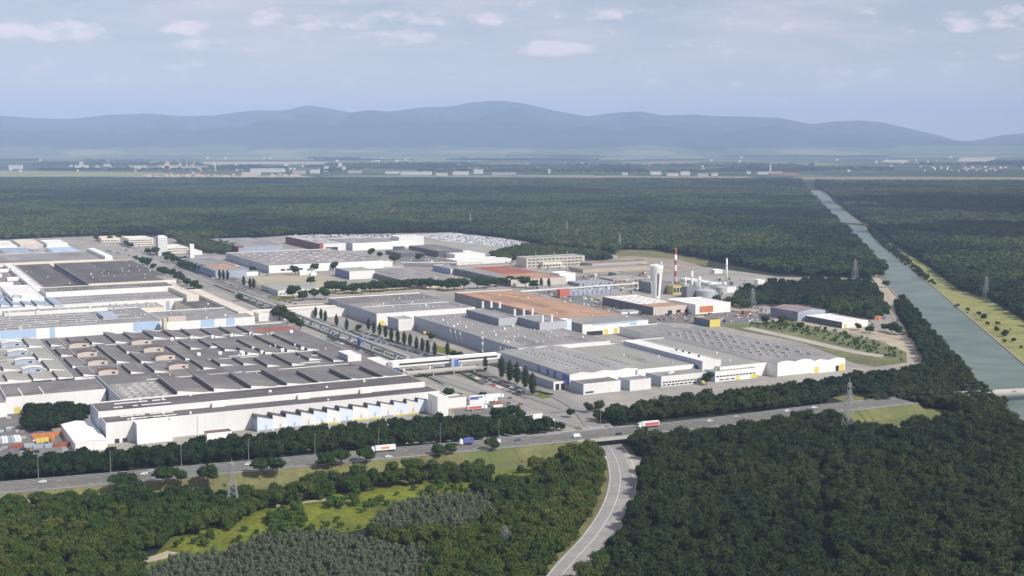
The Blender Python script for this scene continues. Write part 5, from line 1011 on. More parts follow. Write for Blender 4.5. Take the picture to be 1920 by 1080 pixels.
for k, (x, y, s_, lab) in enumerate(((554, 516, 1.5, 'tree left of the small white house'), (572, 505, 1.2, 'tree just behind the small white house'), (589, 510, 1.4, 'tree beside the red-brown shed'), (626, 507, 1.4, 'tree at the right end of the red-brown shed'), (582, 533, 1.2, 'lone tree on the pale lawn below the white house'), (475, 513, 1.2, 'tree above the parked cars on the pale ground'),
                                     (696, 481, 1.5, 'wide tree before the white rear hall'), (712, 483, 1.1, 'smaller tree right of the wide tree before the white rear hall'), (740, 496, 1.8, 'tallest dark tree beside the thin pipe bridge'), (786, 490, 1.4, 'pointed tree beside the brown yard'),
                                     (524, 601, 1.9, 'tallest dark tree at the end of the long white building'), (540, 608, 1.5, 'tree right of the tallest dark tree by the white building'), (552, 613, 1.3, 'third tree of the clump behind the dark hall roof'), (563, 617, 1.1, 'last small tree of the clump behind the dark hall roof'),
                                     (985, 540, 1.7, 'bright green tree at the corner of the orange roof'), (970, 536, 1.3, 'tree beside the bright green one at the orange roof'), (1000, 541, 1.3, 'tree between the bright green tree and the dark pair'),
                                     (267, 497, 1.4, 'first bush of the avenue trees by the dark roof'), (280, 496, 1.2, 'second bush of the avenue trees by the dark roof'), (312, 518, 1.4, 'avenue tree behind the corner of the highest dark roof'), (335, 528, 1.6, 'biggest avenue tree above the cream gallery'), (350, 537, 1.3, 'avenue tree just above the cream gallery'), (366, 542, 1.2, 'last avenue tree above the cream gallery'),
                                     (315, 492, 1.4, 'avenue tree below the office wing, left one'), (326, 494, 1.3, 'avenue tree below the office wing, right one'), (342, 503, 1.4, 'avenue tree below the slender stair tower'), (355, 506, 1.4, 'second avenue tree below the slender stair tower'), (366, 508, 1.2, 'avenue tree left of the shade-blue workshop'),
                                     (277, 477, 1.2, 'tree at the left foot of the office tower'), (292, 479, 1.6, 'tree right before the office tower'), (238, 463, 1.2, 'dark tree left of the office block'), (245, 465, 1.1, 'darker twin tree left of the office block'), (180, 452, 1.2, 'tree at the yard edge left of the cream cubes'), (206, 453, 1.2, 'tree before the cream cubes'), (222, 449, 1.2, 'tree right of the cream cubes'),
                                     (448, 565, 1.0, 'low tree beside the end of the cream gallery'), (1435, 608, 1, 'bush right of the scrap yard cabins'), (1465, 608, 1, 'bush below the brown-roofed warehouse'), (1500, 617, .8, 'bush at the start of the sandy track'), (1610, 620, .8, 'bush below the white warehouse'), (1630, 625, .9, 'bush right of the white warehouse'), (1660, 622, .9, 'left bush in the yard near the canal'), (1672, 625, 1.2, 'large bush in the yard near the canal'), (1684, 628, 1.1, 'right bush in the yard near the canal'),
                                     (842, 748, .9, 'tree behind the white gate building'), (905, 748, .6, 'small tree in the lorry park'), (930, 786, .9, 'tree left of the roadside hut'), (945, 788, 1, 'tree beside the lorry park corner'), (960, 786, 1.1, 'bright tree left of the white hut'), (975, 790, .9, 'tree touching the white roadside hut'), (1070, 783, .7, 'small dark tree on the traffic island'), (1105, 775, .8, 'tree at the right of the junction'), (1122, 772, .9, 'tree where the wood meets the junction'),
                                     (810, 640, .8, 'low tree between poplars and the grey wall'), (672, 622, .8, 'low dark tree between the poplars near the white cube'), (850, 672, .8, 'bush at the end of the poplar row'), (862, 675, .8, 'second bush at the end of the poplar row'), (835, 800, .01, ''), (1185, 718, .9, 'conifer before the white low offices, left one'), (1220, 712, .9, 'conifer before the white low offices, right one'), (1325, 722, 1.1, 'bright green tree between the two-storey offices'), (1650, 520, 1.3, 'tree at the canal edge by the forest tip'), (1660, 540, 1.1, 'lone tree on the canal bank'))):
    if s_ < .1: continue
    tree('tree', lab, P(x, y, 0), s_*1.15, RND[k % 3], TR2)
for k, (x, y) in enumerate(((412, 524), (419, 525), (427, 526), (457, 537), (469, 541), (476, 542), (1015, 541), (1029, 541))):
    tree('poplar_tree', '%s dark columnar tree %s' % (ORD[k % 6 if k < 6 else k-6], 'among the cars of the avenue parking, counted from the left' if k < 6 else 'of the pair by the orange roof corner'), P(x, y, 0), .9, POPM[k % 3], TR3)
for side, (xa, ya, xb, yb) in (('roof', (252, 488, 378, 549)), ('car park', (296, 476, 384, 512))):
    for k in range(12):
        x = xa+(xb-xa)*(k+.5)/12+rnd.uniform(-4, 4); y = ya+(yb-ya)*(k+.5)/12+rnd.uniform(-1.5, 1.5)
        tree('tree', 'leafy tree in the avenue line on its %s side, %s from the far end' % (side, ORD[k]), P(x, y, 0), rnd.uniform(1.0, 1.7), RND[k % 3], TR2, 'avenue line on its %s side' % side)
for k, (x, y) in enumerate(((918, 541), (930, 539), (942, 538), (955, 537), (640, 548), (668, 550), (702, 547), (735, 545), (798, 542), (830, 544))):
    tree('tree', 'tree squeezed tight into the row behind the grey hall, %s counted rightwards' % ORD[k], P(x, y-1, 0), rnd.uniform(1.3, 1.8), RND[k % 3], TR2, 'tight trees behind the grey hall')
# avenue hedges: clipped continuous borders
HB_ = []
def border(a, b_, n_):
    HB_.append(np.array([tuple((P(*a).lerp(P(*b_), t_/n_))[:2]) for t_ in range(n_+1)]))
for a, b_, n_ in (((612, 632), (700, 664), 50), ((700, 655), (775, 684), 30), ((655, 622), (690, 636), 20), ((450, 560), (520, 584), 60), ((400, 535), (440, 551), 40), ((885, 700), (975, 738), 40), ((1000, 735), (1035, 742), 20), ((860, 700), (905, 722), 24), ((330, 498), (372, 515), 60), ((770, 694), (830, 722), 20)): border(a, b_, n_)
scatter_obj('shrub_borders', np.concatenate(HB_), 'shrubs', .22, .4)

tree('tree', 'pale silvery grey tree standing out of the wood left of the curving road', P(945, 1025, 0), 1.0, crown_mesh('crown', leaf_mat('silver_leaves', [(.12, .135, .11), (.15, .165, .135)]), 11, 4, 700, 1.0, 201), TR2)
PW_ = []
for k in range(46):                                       # hedgerow and copse bands of the far plain
    y = 326-rnd.random()**.8*34; x = rnd.uniform(-200, 2100); w = rnd.uniform(60, 340); dy = rnd.uniform(.5, 2.2)*sc(y)*2.2
    pts_ = grid_pts(G2([(x, y), (x+w, y+rnd.uniform(-.6, .6)), (x+w*.9, y-dy), (x+w*.1, y-dy)]), 34); 
    PW_.append(pts_[:1500])
scatter_obj('plain_woodland', np.concatenate(PW_), 'far_crowns', 1.3, 2.4, 1.6)
# ================================================================== VEHICLES, LAMPS, PYLONS
def car_bodymesh(m):
    b = MB(); w = .85
    prof = [(-2.1, .3), (2.1, .3), (2.15, .75), (1.2, .92), (.55, 1.42), (-1.1, 1.42), (-1.9, .95), (-2.15, .85)]
    for s_ in (-1, 1):
        pts = [(x, s_*w, z) for x, z in prof]; b.face(pts if s_ < 0 else pts[::-1], m)
    for (x0, z0_), (x1, z1) in zip(prof, prof[1:]+prof[:1]): b.face([(x0, -w, z0_), (x0, w, z0_), (x1, w, z1), (x1, -w, z1)], m)
    return b
WHM = None
def wheel_mesh():
    b = MB(); b.tube((0, -.12, 0), (0, .12, 0), .33, .33, rubber, 10); b.tube((0, -.13, 0), (0, .13, 0), .18, .18, steel, 8); return b.data('wheel')
CARM = {}
for k, m in M.items():
    body = car_bodymesh(m).data('body'); g = MB(); w = .86
    g.face([(1.05, -.78, .97), (.52, -.74, 1.40), (.52, .74, 1.40), (1.05, .78, .97)][::-1], glass)
    for s_ in (-1, 1): p_ = [(1.0, s_*w, .95), (.5, s_*w, 1.36), (-1.05, s_*w, 1.36), (-1.6, s_*w, .98)]; g.face(p_ if s_ < 0 else p_[::-1], glass)
    one = car_bodymesh(m); k0 = len(one.v)
    for s_ in (-1, 1): p_ = [(1.0, s_*w, .95), (.5, s_*w, 1.36), (-1.05, s_*w, 1.36), (-1.6, s_*w, .98)]; one.face(p_ if s_ < 0 else p_[::-1], glass)
    one.face([(1.2, -.8, .94), (.57, -.76, 1.425), (.57, .76, 1.425), (1.2, .8, .94)], glass)
    for wx in (-1.35, 1.35):
        for wy in (-.8, .8): one.tube((wx, wy-.12, .32), (wx, wy+.12, .32), .32, .32, rubber, 8)
    CARM[k] = (body, g.data('windows'), one.data('parked_car'))
WHM = wheel_mesh()
def hwy(px, off):
    """point on the highway above a pixel column, lane offset in metres (+ is the far side)"""
    best = min(range(len(hw)-1), key=lambda i: abs(proj((hw[i]+hw[i+1])/2)[0]-px)); p, q2 = hw[best], hw[best+1]
    x0, x1 = proj(p)[0], proj(q2)[0]; t = max(0, min(1, (px-x0)/(x1-x0+1e-6))); d = (q2-p).normalized(); nn = Vector((-d.y, d.x, 0)); c = p.lerp(q2, t)+nn*off
    c.z = HZ+.08; return c, math.atan2(d.y, d.x)
def car(px, off, k, label, van=False):
    c, a = hwy(px, off); a += math.pi if off > 0 else 0
    o = thing('car' if not van else 'van', label, 'car' if not van else 'van', c, a)
    if van:
        b = MB(); b.prism([(-2.6, -.95), (1.7, -.95), (1.7, .95), (-2.6, .95)], .4, 2.4, M[k]); b.box(1.71, 2.7, -.9, .9, .4, 1.3, M[k]); b.build('body', o); b = MB(); b.face([(2.6, -.85, 1.3), (2.6, .85, 1.3), (1.75, .85, 2.2), (1.75, -.85, 2.2)], glass); b.build('windscreen', o)
    else:
        for nm, me in (('body', CARM[k][0]), ('windows', CARM[k][1])): q_ = bpy.data.objects.new(nm, me); col.objects.link(q_); q_.parent = o
    for wx in (-1.35, 1.35):
        for wy in (-.8, .8): q_ = bpy.data.objects.new('wheel', WHM); col.objects.link(q_); q_.parent = o; q_.location = (wx*(1.2 if van else 1), wy, .33)
    return o
for a_ in ((80, 4.5, 'white', 'white car at the far left of the highway'), (271, 3, 'white', 'white car leading two light cars near a tall lamp post'), (285, 8, 'silver', 'silver car just behind the white leader on the highway'), (467, 3.5, 'white', 'white car beside the pair of round highway trees'), (722, -8.5, 'white', 'white car on near lane just below the white lorry'),
           (975, 4, 'blue', 'blue car midway along the highway'), (1153, -6, 'dark', 'dark car crossing the bridge over the curving road'), (1337, 4, 'white', 'white car right of the red lorry'), (1392, 7, 'silver', 'bright silver car before the lone tree on the highway'), (1486, 6, 'white', 'white car alone on the right part of the highway'), (1523, 3, 'silver', 'silver car in the last pair of the highway'), (1537, 6, 'white', 'white car at the right end of the highway')):
    car(*a_)
car(933, 2, 'white', 'white van between blue lorry and blue car', True); car(1079, -2, 'white', 'white van half hidden by trees near the bridge', True)
def lorry(c, a, label, cabm, boxm, stripe=None, sname='stripe', L_=13):
    o = thing('lorry', label, 'lorry', c, a); b = MB(); b.box(-L_/2-1.5, L_/2-1.5, -1.25, 1.25, 1.1, 4.0, boxm); tr = b.build('trailer', o)
    b = MB(); b.prism([(L_/2-.9, -1.2), (L_/2+1.0, -1.2), (L_/2+1.3, -1), (L_/2+1.3, 1), (L_/2+1.0, 1.2), (L_/2-.9, 1.2)], .6, 3.1, cabm); b.box(L_/2-.7, L_/2+.6, -1, 1, 3.12, 3.7, cabm); cb_ = b.build('cab', o)
    b = MB(); b.box(L_/2+1.28, L_/2+1.34, -1, 1, 1.9, 2.8, glass); b.build('windscreen', cb_)
    b = MB(); b.box(-L_/2-1.3, L_/2-.5, -.6, .6, .7, 1.08, dark); b.build('chassis', o)
    if stripe:
        for s_ in (-1.3, 1.27): b = MB(); b.box(-L_*.28 if s_ < 0 else -L_*.28, L_*.12, s_, s_+.03, 2.0, 3.3, stripe) if sname != 'full' else b.box(-L_/2-1, L_/2-3.5, s_, s_+.03, 1.4, 3.3, stripe); b.build('side_panel', tr)
    for wx in (-L_/2, -L_/2+1.3, -L_/2+2.6, L_/2-1.8, L_/2+.6):
        for wy in (-1.05, 1.05): b = MB(); b.tube((wx, wy-.18, .52), (wx, wy+.18, .52), .52, .52, rubber, 12); b.build('wheel', o)
    return o
c, a = hwy(724, 7.5); lorry(c, a+math.pi, 'white articulated lorry with orange marking on its side, on the highway', M['white'], M['white'], mat('orange_marking', (.80, .33, .05)))
c, a = hwy(880, 6.5); lorry(c, a+math.pi, 'shorter lorry with white cab and blue body on the highway', M['white'], mat('royal_blue', (.10, .13, .36), .5, .1), L_=6.5)
c, a = hwy(1224, 6.5); lorry(c, a+math.pi, 'red and white curtain-sided lorry right of the bridge', M['white'], M['white'], mat('lorry_red', (.60, .12, .07), .6, .1), 'full')
for k, (x, y, cm, lab) in enumerate(((897, 751, mat('lorry_navy', (.08, .10, .32)), 'parked lorry with white and navy side, back row of the lorry park'), (898, 760, M['white'], 'parked white lorry in the middle of the lorry park'), (895, 769, mat('lorry_red', (.6, .12, .07)), 'parked lorry with dark red base nearest the hedge'), (927, 748, M['white'], 'parked white lorry right of the navy one'), (915, 755, M['white'], 'second white lorry parked behind the red kiosk'))):
    lorry(P(x, y, 0)+Vector((0, 0, .1)), GA-.05, lab, M['white'], M['white'], cm, 'full')
c = P(1903, 737, 7); o = thing('car', 'red car on the canal bridge', 'car', (c.x, c.y, 7.05), math.atan2(cbd[0].y, cbd[0].x))
for nm, me in (('body', CARM['red'][0]), ('windows', CARM['red'][1])): q_ = bpy.data.objects.new(nm, me); col.objects.link(q_); q_.parent = o
for wx in (-1.35, 1.35):
    for wy in (-.8, .8): q_ = bpy.data.objects.new('wheel', WHM); col.objects.link(q_); q_.parent = o; q_.location = (wx, wy, .33)
# parking rows
CN = ['white', 'silver', 'dark', 'dark', 'grey', 'blue', 'grey', 'silver', 'dark', 'white', 'dark', 'red']
ncar = 0
def row(p0, p1, where, grp, n_, ang=math.pi/2, skip=.12, pal=CN):
    global ncar
    a, b_ = P(*p0), P(*p1); d = b_-a; th = math.atan2(d.y, d.x)+ang
    for i in range(n_):
        if rnd.random() < skip: continue
        k = rnd.choice(pal); o = bpy.data.objects.new('parked_car', CARM[k][2]); col.objects.link(o); q_ = a+d*(i/max(1, n_-1)); o.location = (q_.x, q_.y, .18); o.rotation_euler = (0, 0, th+rnd.uniform(-.03, .03)+(math.pi if rnd.random() < .3 else 0))
        tag(o, '%s parked car %s' % ({'dark': 'black'}.get(k, k), where), 'car', grp+' ('+k+')'); ncar += 1
dk = ['dark', 'dark', 'dark', 'grey', 'dark', 'silver', 'grey', 'blue']
row((664, 628), (800, 668), 'in the line under the poplars beside the avenue', 'cars under the poplars', 40, pal=dk, skip=.03)
row((672, 622), (815, 664), 'in the second line behind the poplars', 'cars behind the poplars', 36, pal=dk)
row((890, 702), (990, 740), 'in the line under the nearest poplars', 'cars under the nearest poplars', 22, pal=CN)
row((882, 706), (972, 742), 'in the lane-side line near the nearest poplars', 'cars on the lane side', 18, pal=CN)
row((800, 700), (870, 745), 'in the open lot behind the saw-tooth bays', 'cars in the open lot', 12, pal=CN, skip=.3)
row((605, 632), (700, 668), 'on the pale ground beside the dark hall roof', 'cars beside the dark roof', 18, skip=.35)
row((625, 628), (670, 645), 'in the short row on the pale ground', 'cars in the short row', 9, skip=.2)
row((330, 495), (460, 545), 'in the avenue car park, line nearest the trees', 'avenue car park, tree line', 30, skip=.15)
row((345, 490), (500, 548), 'in the avenue car park, middle line', 'avenue car park, middle line', 34, skip=.15)
row((430, 510), (510, 518), 'in the cross row below the pale workshop', 'cars below the pale workshop', 18, skip=.1)
row((1150, 588), (1200, 600), 'behind the orange roof', 'cars behind the orange roof', 10, skip=.1)
row((1010, 555), (1130, 590), 'in the strip beyond the orange roof', 'cars beyond the orange roof', 18, skip=.25)
row((1390, 575), (1450, 582), 'in the scrap yard behind the kiosk', 'scrap yard cars', 16, skip=.1)
row((1375, 585), (1450, 592), 'in the lower scrap yard row', 'lower scrap yard cars', 16, skip=.15)
row((1600, 590), (1680, 602), 'in the yard right of the white warehouse', 'cars right of the warehouse', 12, skip=.3)
row((1330, 715), (1450, 700), 'in front of the two-storey offices', 'cars before the offices', 12, skip=.4)
row((1035, 790), (1080, 772), 'at the junction by the traffic island', 'cars at the junction', 6, skip=.3)
row((560, 600), (640, 632), 'along the near kerb of the avenue', 'cars on the near avenue kerb', 22, skip=.3)
row((700, 675), (760, 700), 'along the kerb before the covered bridge', 'cars before the covered bridge', 12, skip=.3)
row((505, 560), (640, 590), 'on the lawn side of the long white building', 'cars by the long white building', 14, skip=.3)
row((1240, 585), (1300, 590), 'before the beige front under the water tower', 'cars under the water tower', 12, skip=.2)
row((1090, 520), (1160, 514), 'beside the low blue-grey store', 'cars by the blue-grey store', 16, skip=.2)
row((860, 508), (900, 524), 'beside the saw-tooth side of the rust roofed hall', 'cars by the rust roofed hall', 14, skip=.2)
row((200, 470), (250, 482), 'at the far end of the avenue', 'cars at the far avenue end', 14, skip=.3)
# storage lot: hundreds of new white cars, the farthest ones nobody could count
b = MB(); lot = [(800, 444), (850, 439), (955, 450), (1015, 461), (940, 461), (840, 452)]
lp_ = grid_pts(G2(lot), 5.2, .1); 
for x, y in lp_:
    if rnd.random() < .72: b.box(x-2, x+2, y-.9, y+.9, .5, 1.8, M[rnd.choice(['white', 'white', 'silver', 'silver', 'dark'])], bottom=False)
for lot2 in ([(0, 459), (60, 455), (150, 464), (60, 470)], [(545, 441), (740, 440), (745, 446), (560, 444)], [(60, 479), (150, 472), (190, 474), (100, 482)]):
    for x, y in grid_pts(G2(lot2), 7.5, .2):
        if rnd.random() < .6: b.box(x-2, x+2, y-.9, y+.9, .5, 1.9, M[rnd.choice(['white', 'white', 'silver', 'dark'])], bottom=False)
tag(b.build('stored_cars'), kind='stuff')
# highway lamp posts
LMP = None
for k, (x, side) in enumerate(((72, 1), (210, 1), (345, 1), (473, 1), (599, 1), (720, 1), (837, 1), (949, 1), (1055, 1), (1142, 1))):
    c, a = hwy(x, 12.7*side); o = thing('lamp_post', 'tall thin grey lamp post on the far highway edge, %s from the left' % ORD[k], 'lamp post', c, a, 'highway lamp posts')
    if LMP is None:
        b = MB(); b.tube((0, 0, -1), (0, 0, 13.5), .17, .09, steel, 8); pm_ = b.data('pole'); b = MB(); b.tube((0, 0, 13.5), (0, -2.2, 14), .07, .06, steel, 6); am_ = b.data('arm'); b = MB(); b.box(-.2, .2, -3.1, -2.1, 13.85, 14.1, steel); lm_ = b.data('lamp_head'); LMP = 1
    for nm, me in (('pole', pm_), ('arm', am_), ('lamp_head', lm_)): q_ = bpy.data.objects.new(nm, me); col.objects.link(q_); q_.parent = o
# lattice mast with floodlights in front of the long hall
p = P(905, 672, 0); o = thing('floodlight_mast', 'grey and white floodlight mast before the shade-blue long wall', 'mast', p); b = MB()
for k in range(8): b.tube((0, 0, k*3), (0, 0, k*3+3), .5, .45, steel if k % 2 else white, 8)
b.build('pole', o)
for zz in (14, 19, 24): b = MB(); b.box(-1.2, 1.2, -.4, .4, zz, zz+.8, white); b.build('floodlight', o)
def pylon(px, py, H, label, rz=0.0, w=3.4):
    o = thing('pylon', label, 'pylon', P(px, py, 0), rz); b = MB(); r = .13
    legs = lambda z: w*(1-z/H)**1.15+.5
    n_ = 9; zs = [H*.92*(i/n_) for i in range(n_+1)]
    for z0_, z1 in zip(zs, zs[1:]):
        a0, a1 = legs(z0_), legs(z1); c0 = [(-a0, -a0), (a0, -a0), (a0, a0), (-a0, a0)]; c1 = [(-a1, -a1), (a1, -a1), (a1, a1), (-a1, a1)]
        for i in range(4):
            j = (i+1) % 4; b.tube((*c0[i], z0_), (*c1[i], z1), r*1.4, r*1.4, steel, 4, False); b.tube((*c0[i], z0_), (*c1[j], z1), r*.8, r*.8, steel, 4, False); b.tube((*c0[j], z0_), (*c1[i], z1), r*.8, r*.8, steel, 4, False)
    b.tube((0, 0, H*.9), (0, 0, H), r*1.5, r, steel, 4); b.build('mast', o)
    tips = []
    for zf, L_ in ((.70, 6.5), (.84, 5)):
        b = MB(); z = H*zf
        for s_ in (-1, 1): b.tube((0, -.4, z), (0, s_*L_, z+.5), r, r, steel, 4); b.tube((0, 0, z+2), (0, s_*L_, z+.5), r*.8, r*.8, steel, 4); tips.append(Vector((0, s_*L_, z-.9)))
        ca = b.build('crossarm', o)
        for s_ in (-1, 1): b = MB(); b.tube((0, s_*L_, z+.5), (0, s_*L_, z-1), .14, .14, mat('insulator', (.2, .1, .06)), 6); b.build('insulator', ca)
    Mx = Matrix.Translation(o.location) @ Matrix.Rotation(rz, 4, 'Z'); return [Mx @ t_ for t_ in tips]
def wires(T1, T2, label):
    for k, (p, q2) in enumerate(zip(T1, T2)):
        b = MB(); n_ = 14; prev = None
        for i in range(n_+1):
            t_ = i/n_; c = p.lerp(q2, t_); c.z -= 4*t_*(1-t_)*(q2-p).length*.018
            if prev is not None: b.tube(prev, c, .04, .04, mat('wire', (.12, .12, .12)), 4, False)
            prev = c.copy()
        o = b.build('power_line'); tag(o, label+', '+('lower near', 'lower far', 'upper near', 'upper far')[k]+' wire', 'power line', 'wires of one span: '+label)
d_ = (P(1590, 815)-P(437, 950)); az_ = math.atan2(d_.y, d_.x)
t0 = pylon(-240, 1035, 38, 'steel lattice pylon beyond the left picture edge', az_); t1 = pylon(437, 960, 30, 'steel lattice pylon among trees before the highway', az_, 2.8); t2 = pylon(1590, 822, 42, 'tallest steel lattice pylon at right end of the highway', az_)
t3 = pylon(2260, 740, 42, 'steel lattice pylon beyond the right picture edge', az_)
wires(t0, t1, 'thin power line crossing the bottom left wood'); wires(t1, t2, 'thin power line spanning the curving road'); wires(t2, t3, 'thin power line over the canal')
pylon(1848, 562, 32, 'thin lattice pylon in the forest right of the canal', .4); pylon(1603, 522, 30, 'thin lattice pylon at the forest tip left of the canal', .4); pylon(1411, 578, 26, 'grey lattice pylon at the small wood edge', .4)
for k, (x, y, lab) in enumerate(((882, 425, 'faint mast in the middle of the forest'), (1063, 442, 'faint mast at the forest edge right of the car storage'), (1162, 470, 'faint mast above the forest patch'))): pylon(x, y, 34, lab, .3, 2)
# red kiosk near lorries
p = P(925, 765, 0); o = thing('market_kiosk', 'small red roofed kiosk behind the parked lorries', 'kiosk', p, GA); b = MB(); b.box(0, 8, 0, 5, 0, 2.8, white); b.build('wall', o); b = MB(); b.prism([(-.5, -.5), (8.5, -.5), (8.5, 5.5), (-.5, 5.5)], 2.82, 3.3, redp); b.build('roof', o)

# pallets, crates and scrap lying about the yards, past counting
def clutter(pix, spc, keep, name, hmax=2.6, cols=None):
    b = MB(); cols = cols or [steel, conc, brown, white, dark, equip, orangep, greyblue, mat('grey_wall', (.20, .21, .22)), bark]
    for x, y in grid_pts(G2(pix), spc, 1.2):
        if rnd.random() > keep: continue
        w, d2, h_ = rnd.uniform(.8, 4.5), rnd.uniform(.8, 2.6), rnd.uniform(.5, hmax); a = GA if rnd.random() < .7 else rnd.uniform(0, 3); ca, sa = math.cos(a), math.sin(a)
        b.prism([(x+ca*u_-sa*v_, y+sa*u_+ca*v_) for u_, v_ in ((0, 0), (w, 0), (w, d2), (0, d2))], .3, .3+h_, rnd.choice(cols), bottom=False)
    tag(b.build(name), kind='stuff')
clutter([(1225, 586), (1300, 580), (1455, 590), (1450, 602), (1360, 606), (1240, 604)], 8, .45, 'scrap')
clutter([(1080, 520), (1215, 512), (1225, 545), (1180, 552), (1090, 545)], 9, .5, 'yard_stock', 4)
clutter([(1240, 545), (1345, 556), (1420, 530), (1360, 524), (1260, 526)], 9, .45, 'yard_stock', 5)
clutter([(1010, 548), (1060, 545), (1210, 594), (1160, 592)], 8, .4, 'yard_stock')
clutter([(760, 468), (850, 468), (900, 488), (850, 500), (770, 492)], 12, .4, 'yard_stock')
clutter([(-20, 780), (60, 775), (60, 812), (110, 850), (20, 862), (-20, 868)], 6, .35, 'yard_stock', 2)
clutter([(190, 450), (260, 446), (330, 470), (300, 486), (230, 470)], 12, .3, 'yard_stock')
clutter([(1600, 588), (1690, 600), (1690, 622), (1620, 614)], 8, .35, 'yard_stock', 2)
clutter([(860, 752), (960, 745), (1000, 775), (880, 788)], 7, .25, 'yard_stock', 2)
clutter([(940, 492), (985, 488), (1090, 500), (1080, 512), (960, 500)], 9, .4, 'yard_stock', 3)
# ================================================================== FAR TOWN AND CLOUDS
fw_ = mat('far_white', (.60, .58, .54), .8, .05); fc_ = mat('far_cream', (.62, .55, .42), .8, .05); fr_ = mat('far_tile', (.38, .20, .13), .8, .05); fg_ = mat('far_grey', (.40, .40, .40), .8, .05)
def farb(px, py, wpx, hpx, m, label, roof=None, name='town_building', cat='building', group=None, dpx=1.2, ridge=0):
    p = P(px, py, 0); s_ = sc(py); w = wpx/s_; h = hpx/s_; d_ = max(8, w*.35); o = thing(name, label, cat, p, 0, group)
    b = MB(); b.box(-w/2, w/2, 0, d_, 0, h, m, top=False); b.build('wall', o)
    b = MB(); 
    if ridge: b.face([(-w/2, 0, h), (w/2, 0, h), (w/2, d_/2, h+ridge/s_), (-w/2, d_/2, h+ridge/s_)], roof or m); b.face([(-w/2, d_, h), (-w/2, d_/2, h+ridge/s_), (w/2, d_/2, h+ridge/s_), (w/2, d_, h)], roof or m)
    else: b.box(-w/2-1, w/2+1, -1, d_+1, h+.05, h+2, roof or m)
    b.build('roof', o); return o
farb(640, 322, 16, 9, fw_, 'stepped white silo complex standing in the far plain', name='silo'); farb(638, 322, 7, 17, fw_, 'tall white tower at the heart of the far silo complex', name='silo', dpx=1)
farb(152, 315, 24, 5, fw_, 'long white works with central block on the far left plain'); farb(152, 314, 7, 11, fc_, 'pale central block of the far left works')
farb(28, 317, 24, 7, fw_, 'white far building near the left picture edge'); farb(76, 303, 6, 4, fw_, 'tiny white far house above the left works'); farb(200, 312, 12, 4, fw_, 'small white far hall right of the left works')
farb(262, 316, 22, 5, fc_, 'cream far works left of the row of thin stacks'); farb(313, 318, 36, 7, fc_, 'far chemical works with domed block'); farb(313, 318, 8, 13, fc_, 'far domed block of the chemical works')
farb(365, 318, 44, 6, fg_, 'grey far works under the thin stacks')
for k, x in enumerate((350, 363, 404, 412)):
    p = P(x, 318, 0); o = thing('chimney', 'thin pale far stack above the grey works, %s from the left' % ORD[k], 'chimney', p, 0, 'far thin stacks'); b = MB(); b.tube((0, 0, 0), (0, 0, 52), 4, 3, fc_, 8); b.build('shaft', o)
p = P(1444, 326, 0); o = thing('chimney', 'lone far chimney rising over the plain right of centre', 'chimney', p); b = MB(); b.tube((0, 0, 0), (0, 0, 62), 6, 4, fw_, 8); b.build('shaft', o)
for x, y, w, h, m, lab in ((1444, 327, 46, 4, fw_, 'low far works around the lone chimney'), (1470, 328, 50, 3, fr_, 'red far shed right of the lone chimney'), (735, 326, 26, 4, fw_, 'far white depot left of centre'), (780, 328, 58, 5, fw_, 'long white far depot at the forest rim'), (828, 329, 22, 4, fc_, 'cream far shed right of the long depot'), (864, 328, 30, 6, fw_, 'pale far hall left of the twin-humped one'), (897, 326, 18, 8, fw_, 'humped white far hall near the picture centre'), (945, 328, 46, 4, fg_, 'long grey-green far hall right of the humped one'), (1030, 325, 5, 7, fw_, 'single white far tower above the forest rim'),
                           (1172, 328, 11, 4, fw_, 'white far house over the forest rim'), (1230, 328, 20, 6, fw_, 'first white far block right of centre'), (1262, 330, 22, 5, fc_, 'second far block right of centre'), (1285, 329, 18, 7, fw_, 'third white far block, slightly taller'), (1318, 331, 20, 5, fg_, 'fourth far block right of centre'), (1340, 330, 12, 5, fw_, 'fifth far block right of centre'), (1404, 326, 8, 4, fw_, 'tiny far white house left of the lone chimney'), (500, 323, 62, 6, fw_, 'broad white far factory'), (470, 328, 34, 4, fw_, 'flat white far shed below the broad factory'), (560, 326, 24, 6, fg_, 'grey far block between factory and silos'), (590, 325, 18, 7, fw_, 'white far block left of the silos'), (612, 322, 8, 10, fw_, 'narrow white far block touching the silos'), (665, 325, 26, 5, fg_, 'grey far sheds right of the silos')):
    farb(x, y, w, h, m, lab)
for k in range(230):                                        # the red-roofed village and scattered houses
    if k < 60: x = rnd.uniform(270, 560); y = 331.5-abs(rnd.gauss(0, 2)); lab = 'small house of the far red-roofed village behind the forest'; grp = 'houses of the far village'
    elif k < 120: x = rnd.uniform(0, 1920); y = rnd.uniform(296, 322); lab = 'tiny pale house dotted over the distant plain'; grp = 'houses dotted over the plain'
    elif k >= 170: x = rnd.gauss(430, 190); y = rnd.uniform(308, 322); lab = 'tiny building of the far left town'; grp = 'far left town'
    elif k < 145: x = rnd.gauss(1830, 40); y = rnd.uniform(312, 322); lab = 'tiny house of the far village above the right forest'; grp = 'far right village'
    else: x = rnd.gauss(720, 60); y = rnd.uniform(298, 305); lab = 'tiny house of the far village at the foot of the hills'; grp = 'foothill village'
    if 60 <= k < 120 and 230 < x < 690: y = rnd.uniform(292, 316)
    s_ = sc(y); farb(x, y, rnd.uniform(3, 7)*(1 if k < 60 else .8), rnd.uniform(1.2, 2.6), rnd.choice([fw_, fc_, fw_]), lab, fr_ if k < 60 or rnd.random() < .4 else fw_, 'house', 'house', grp, ridge=1.2)
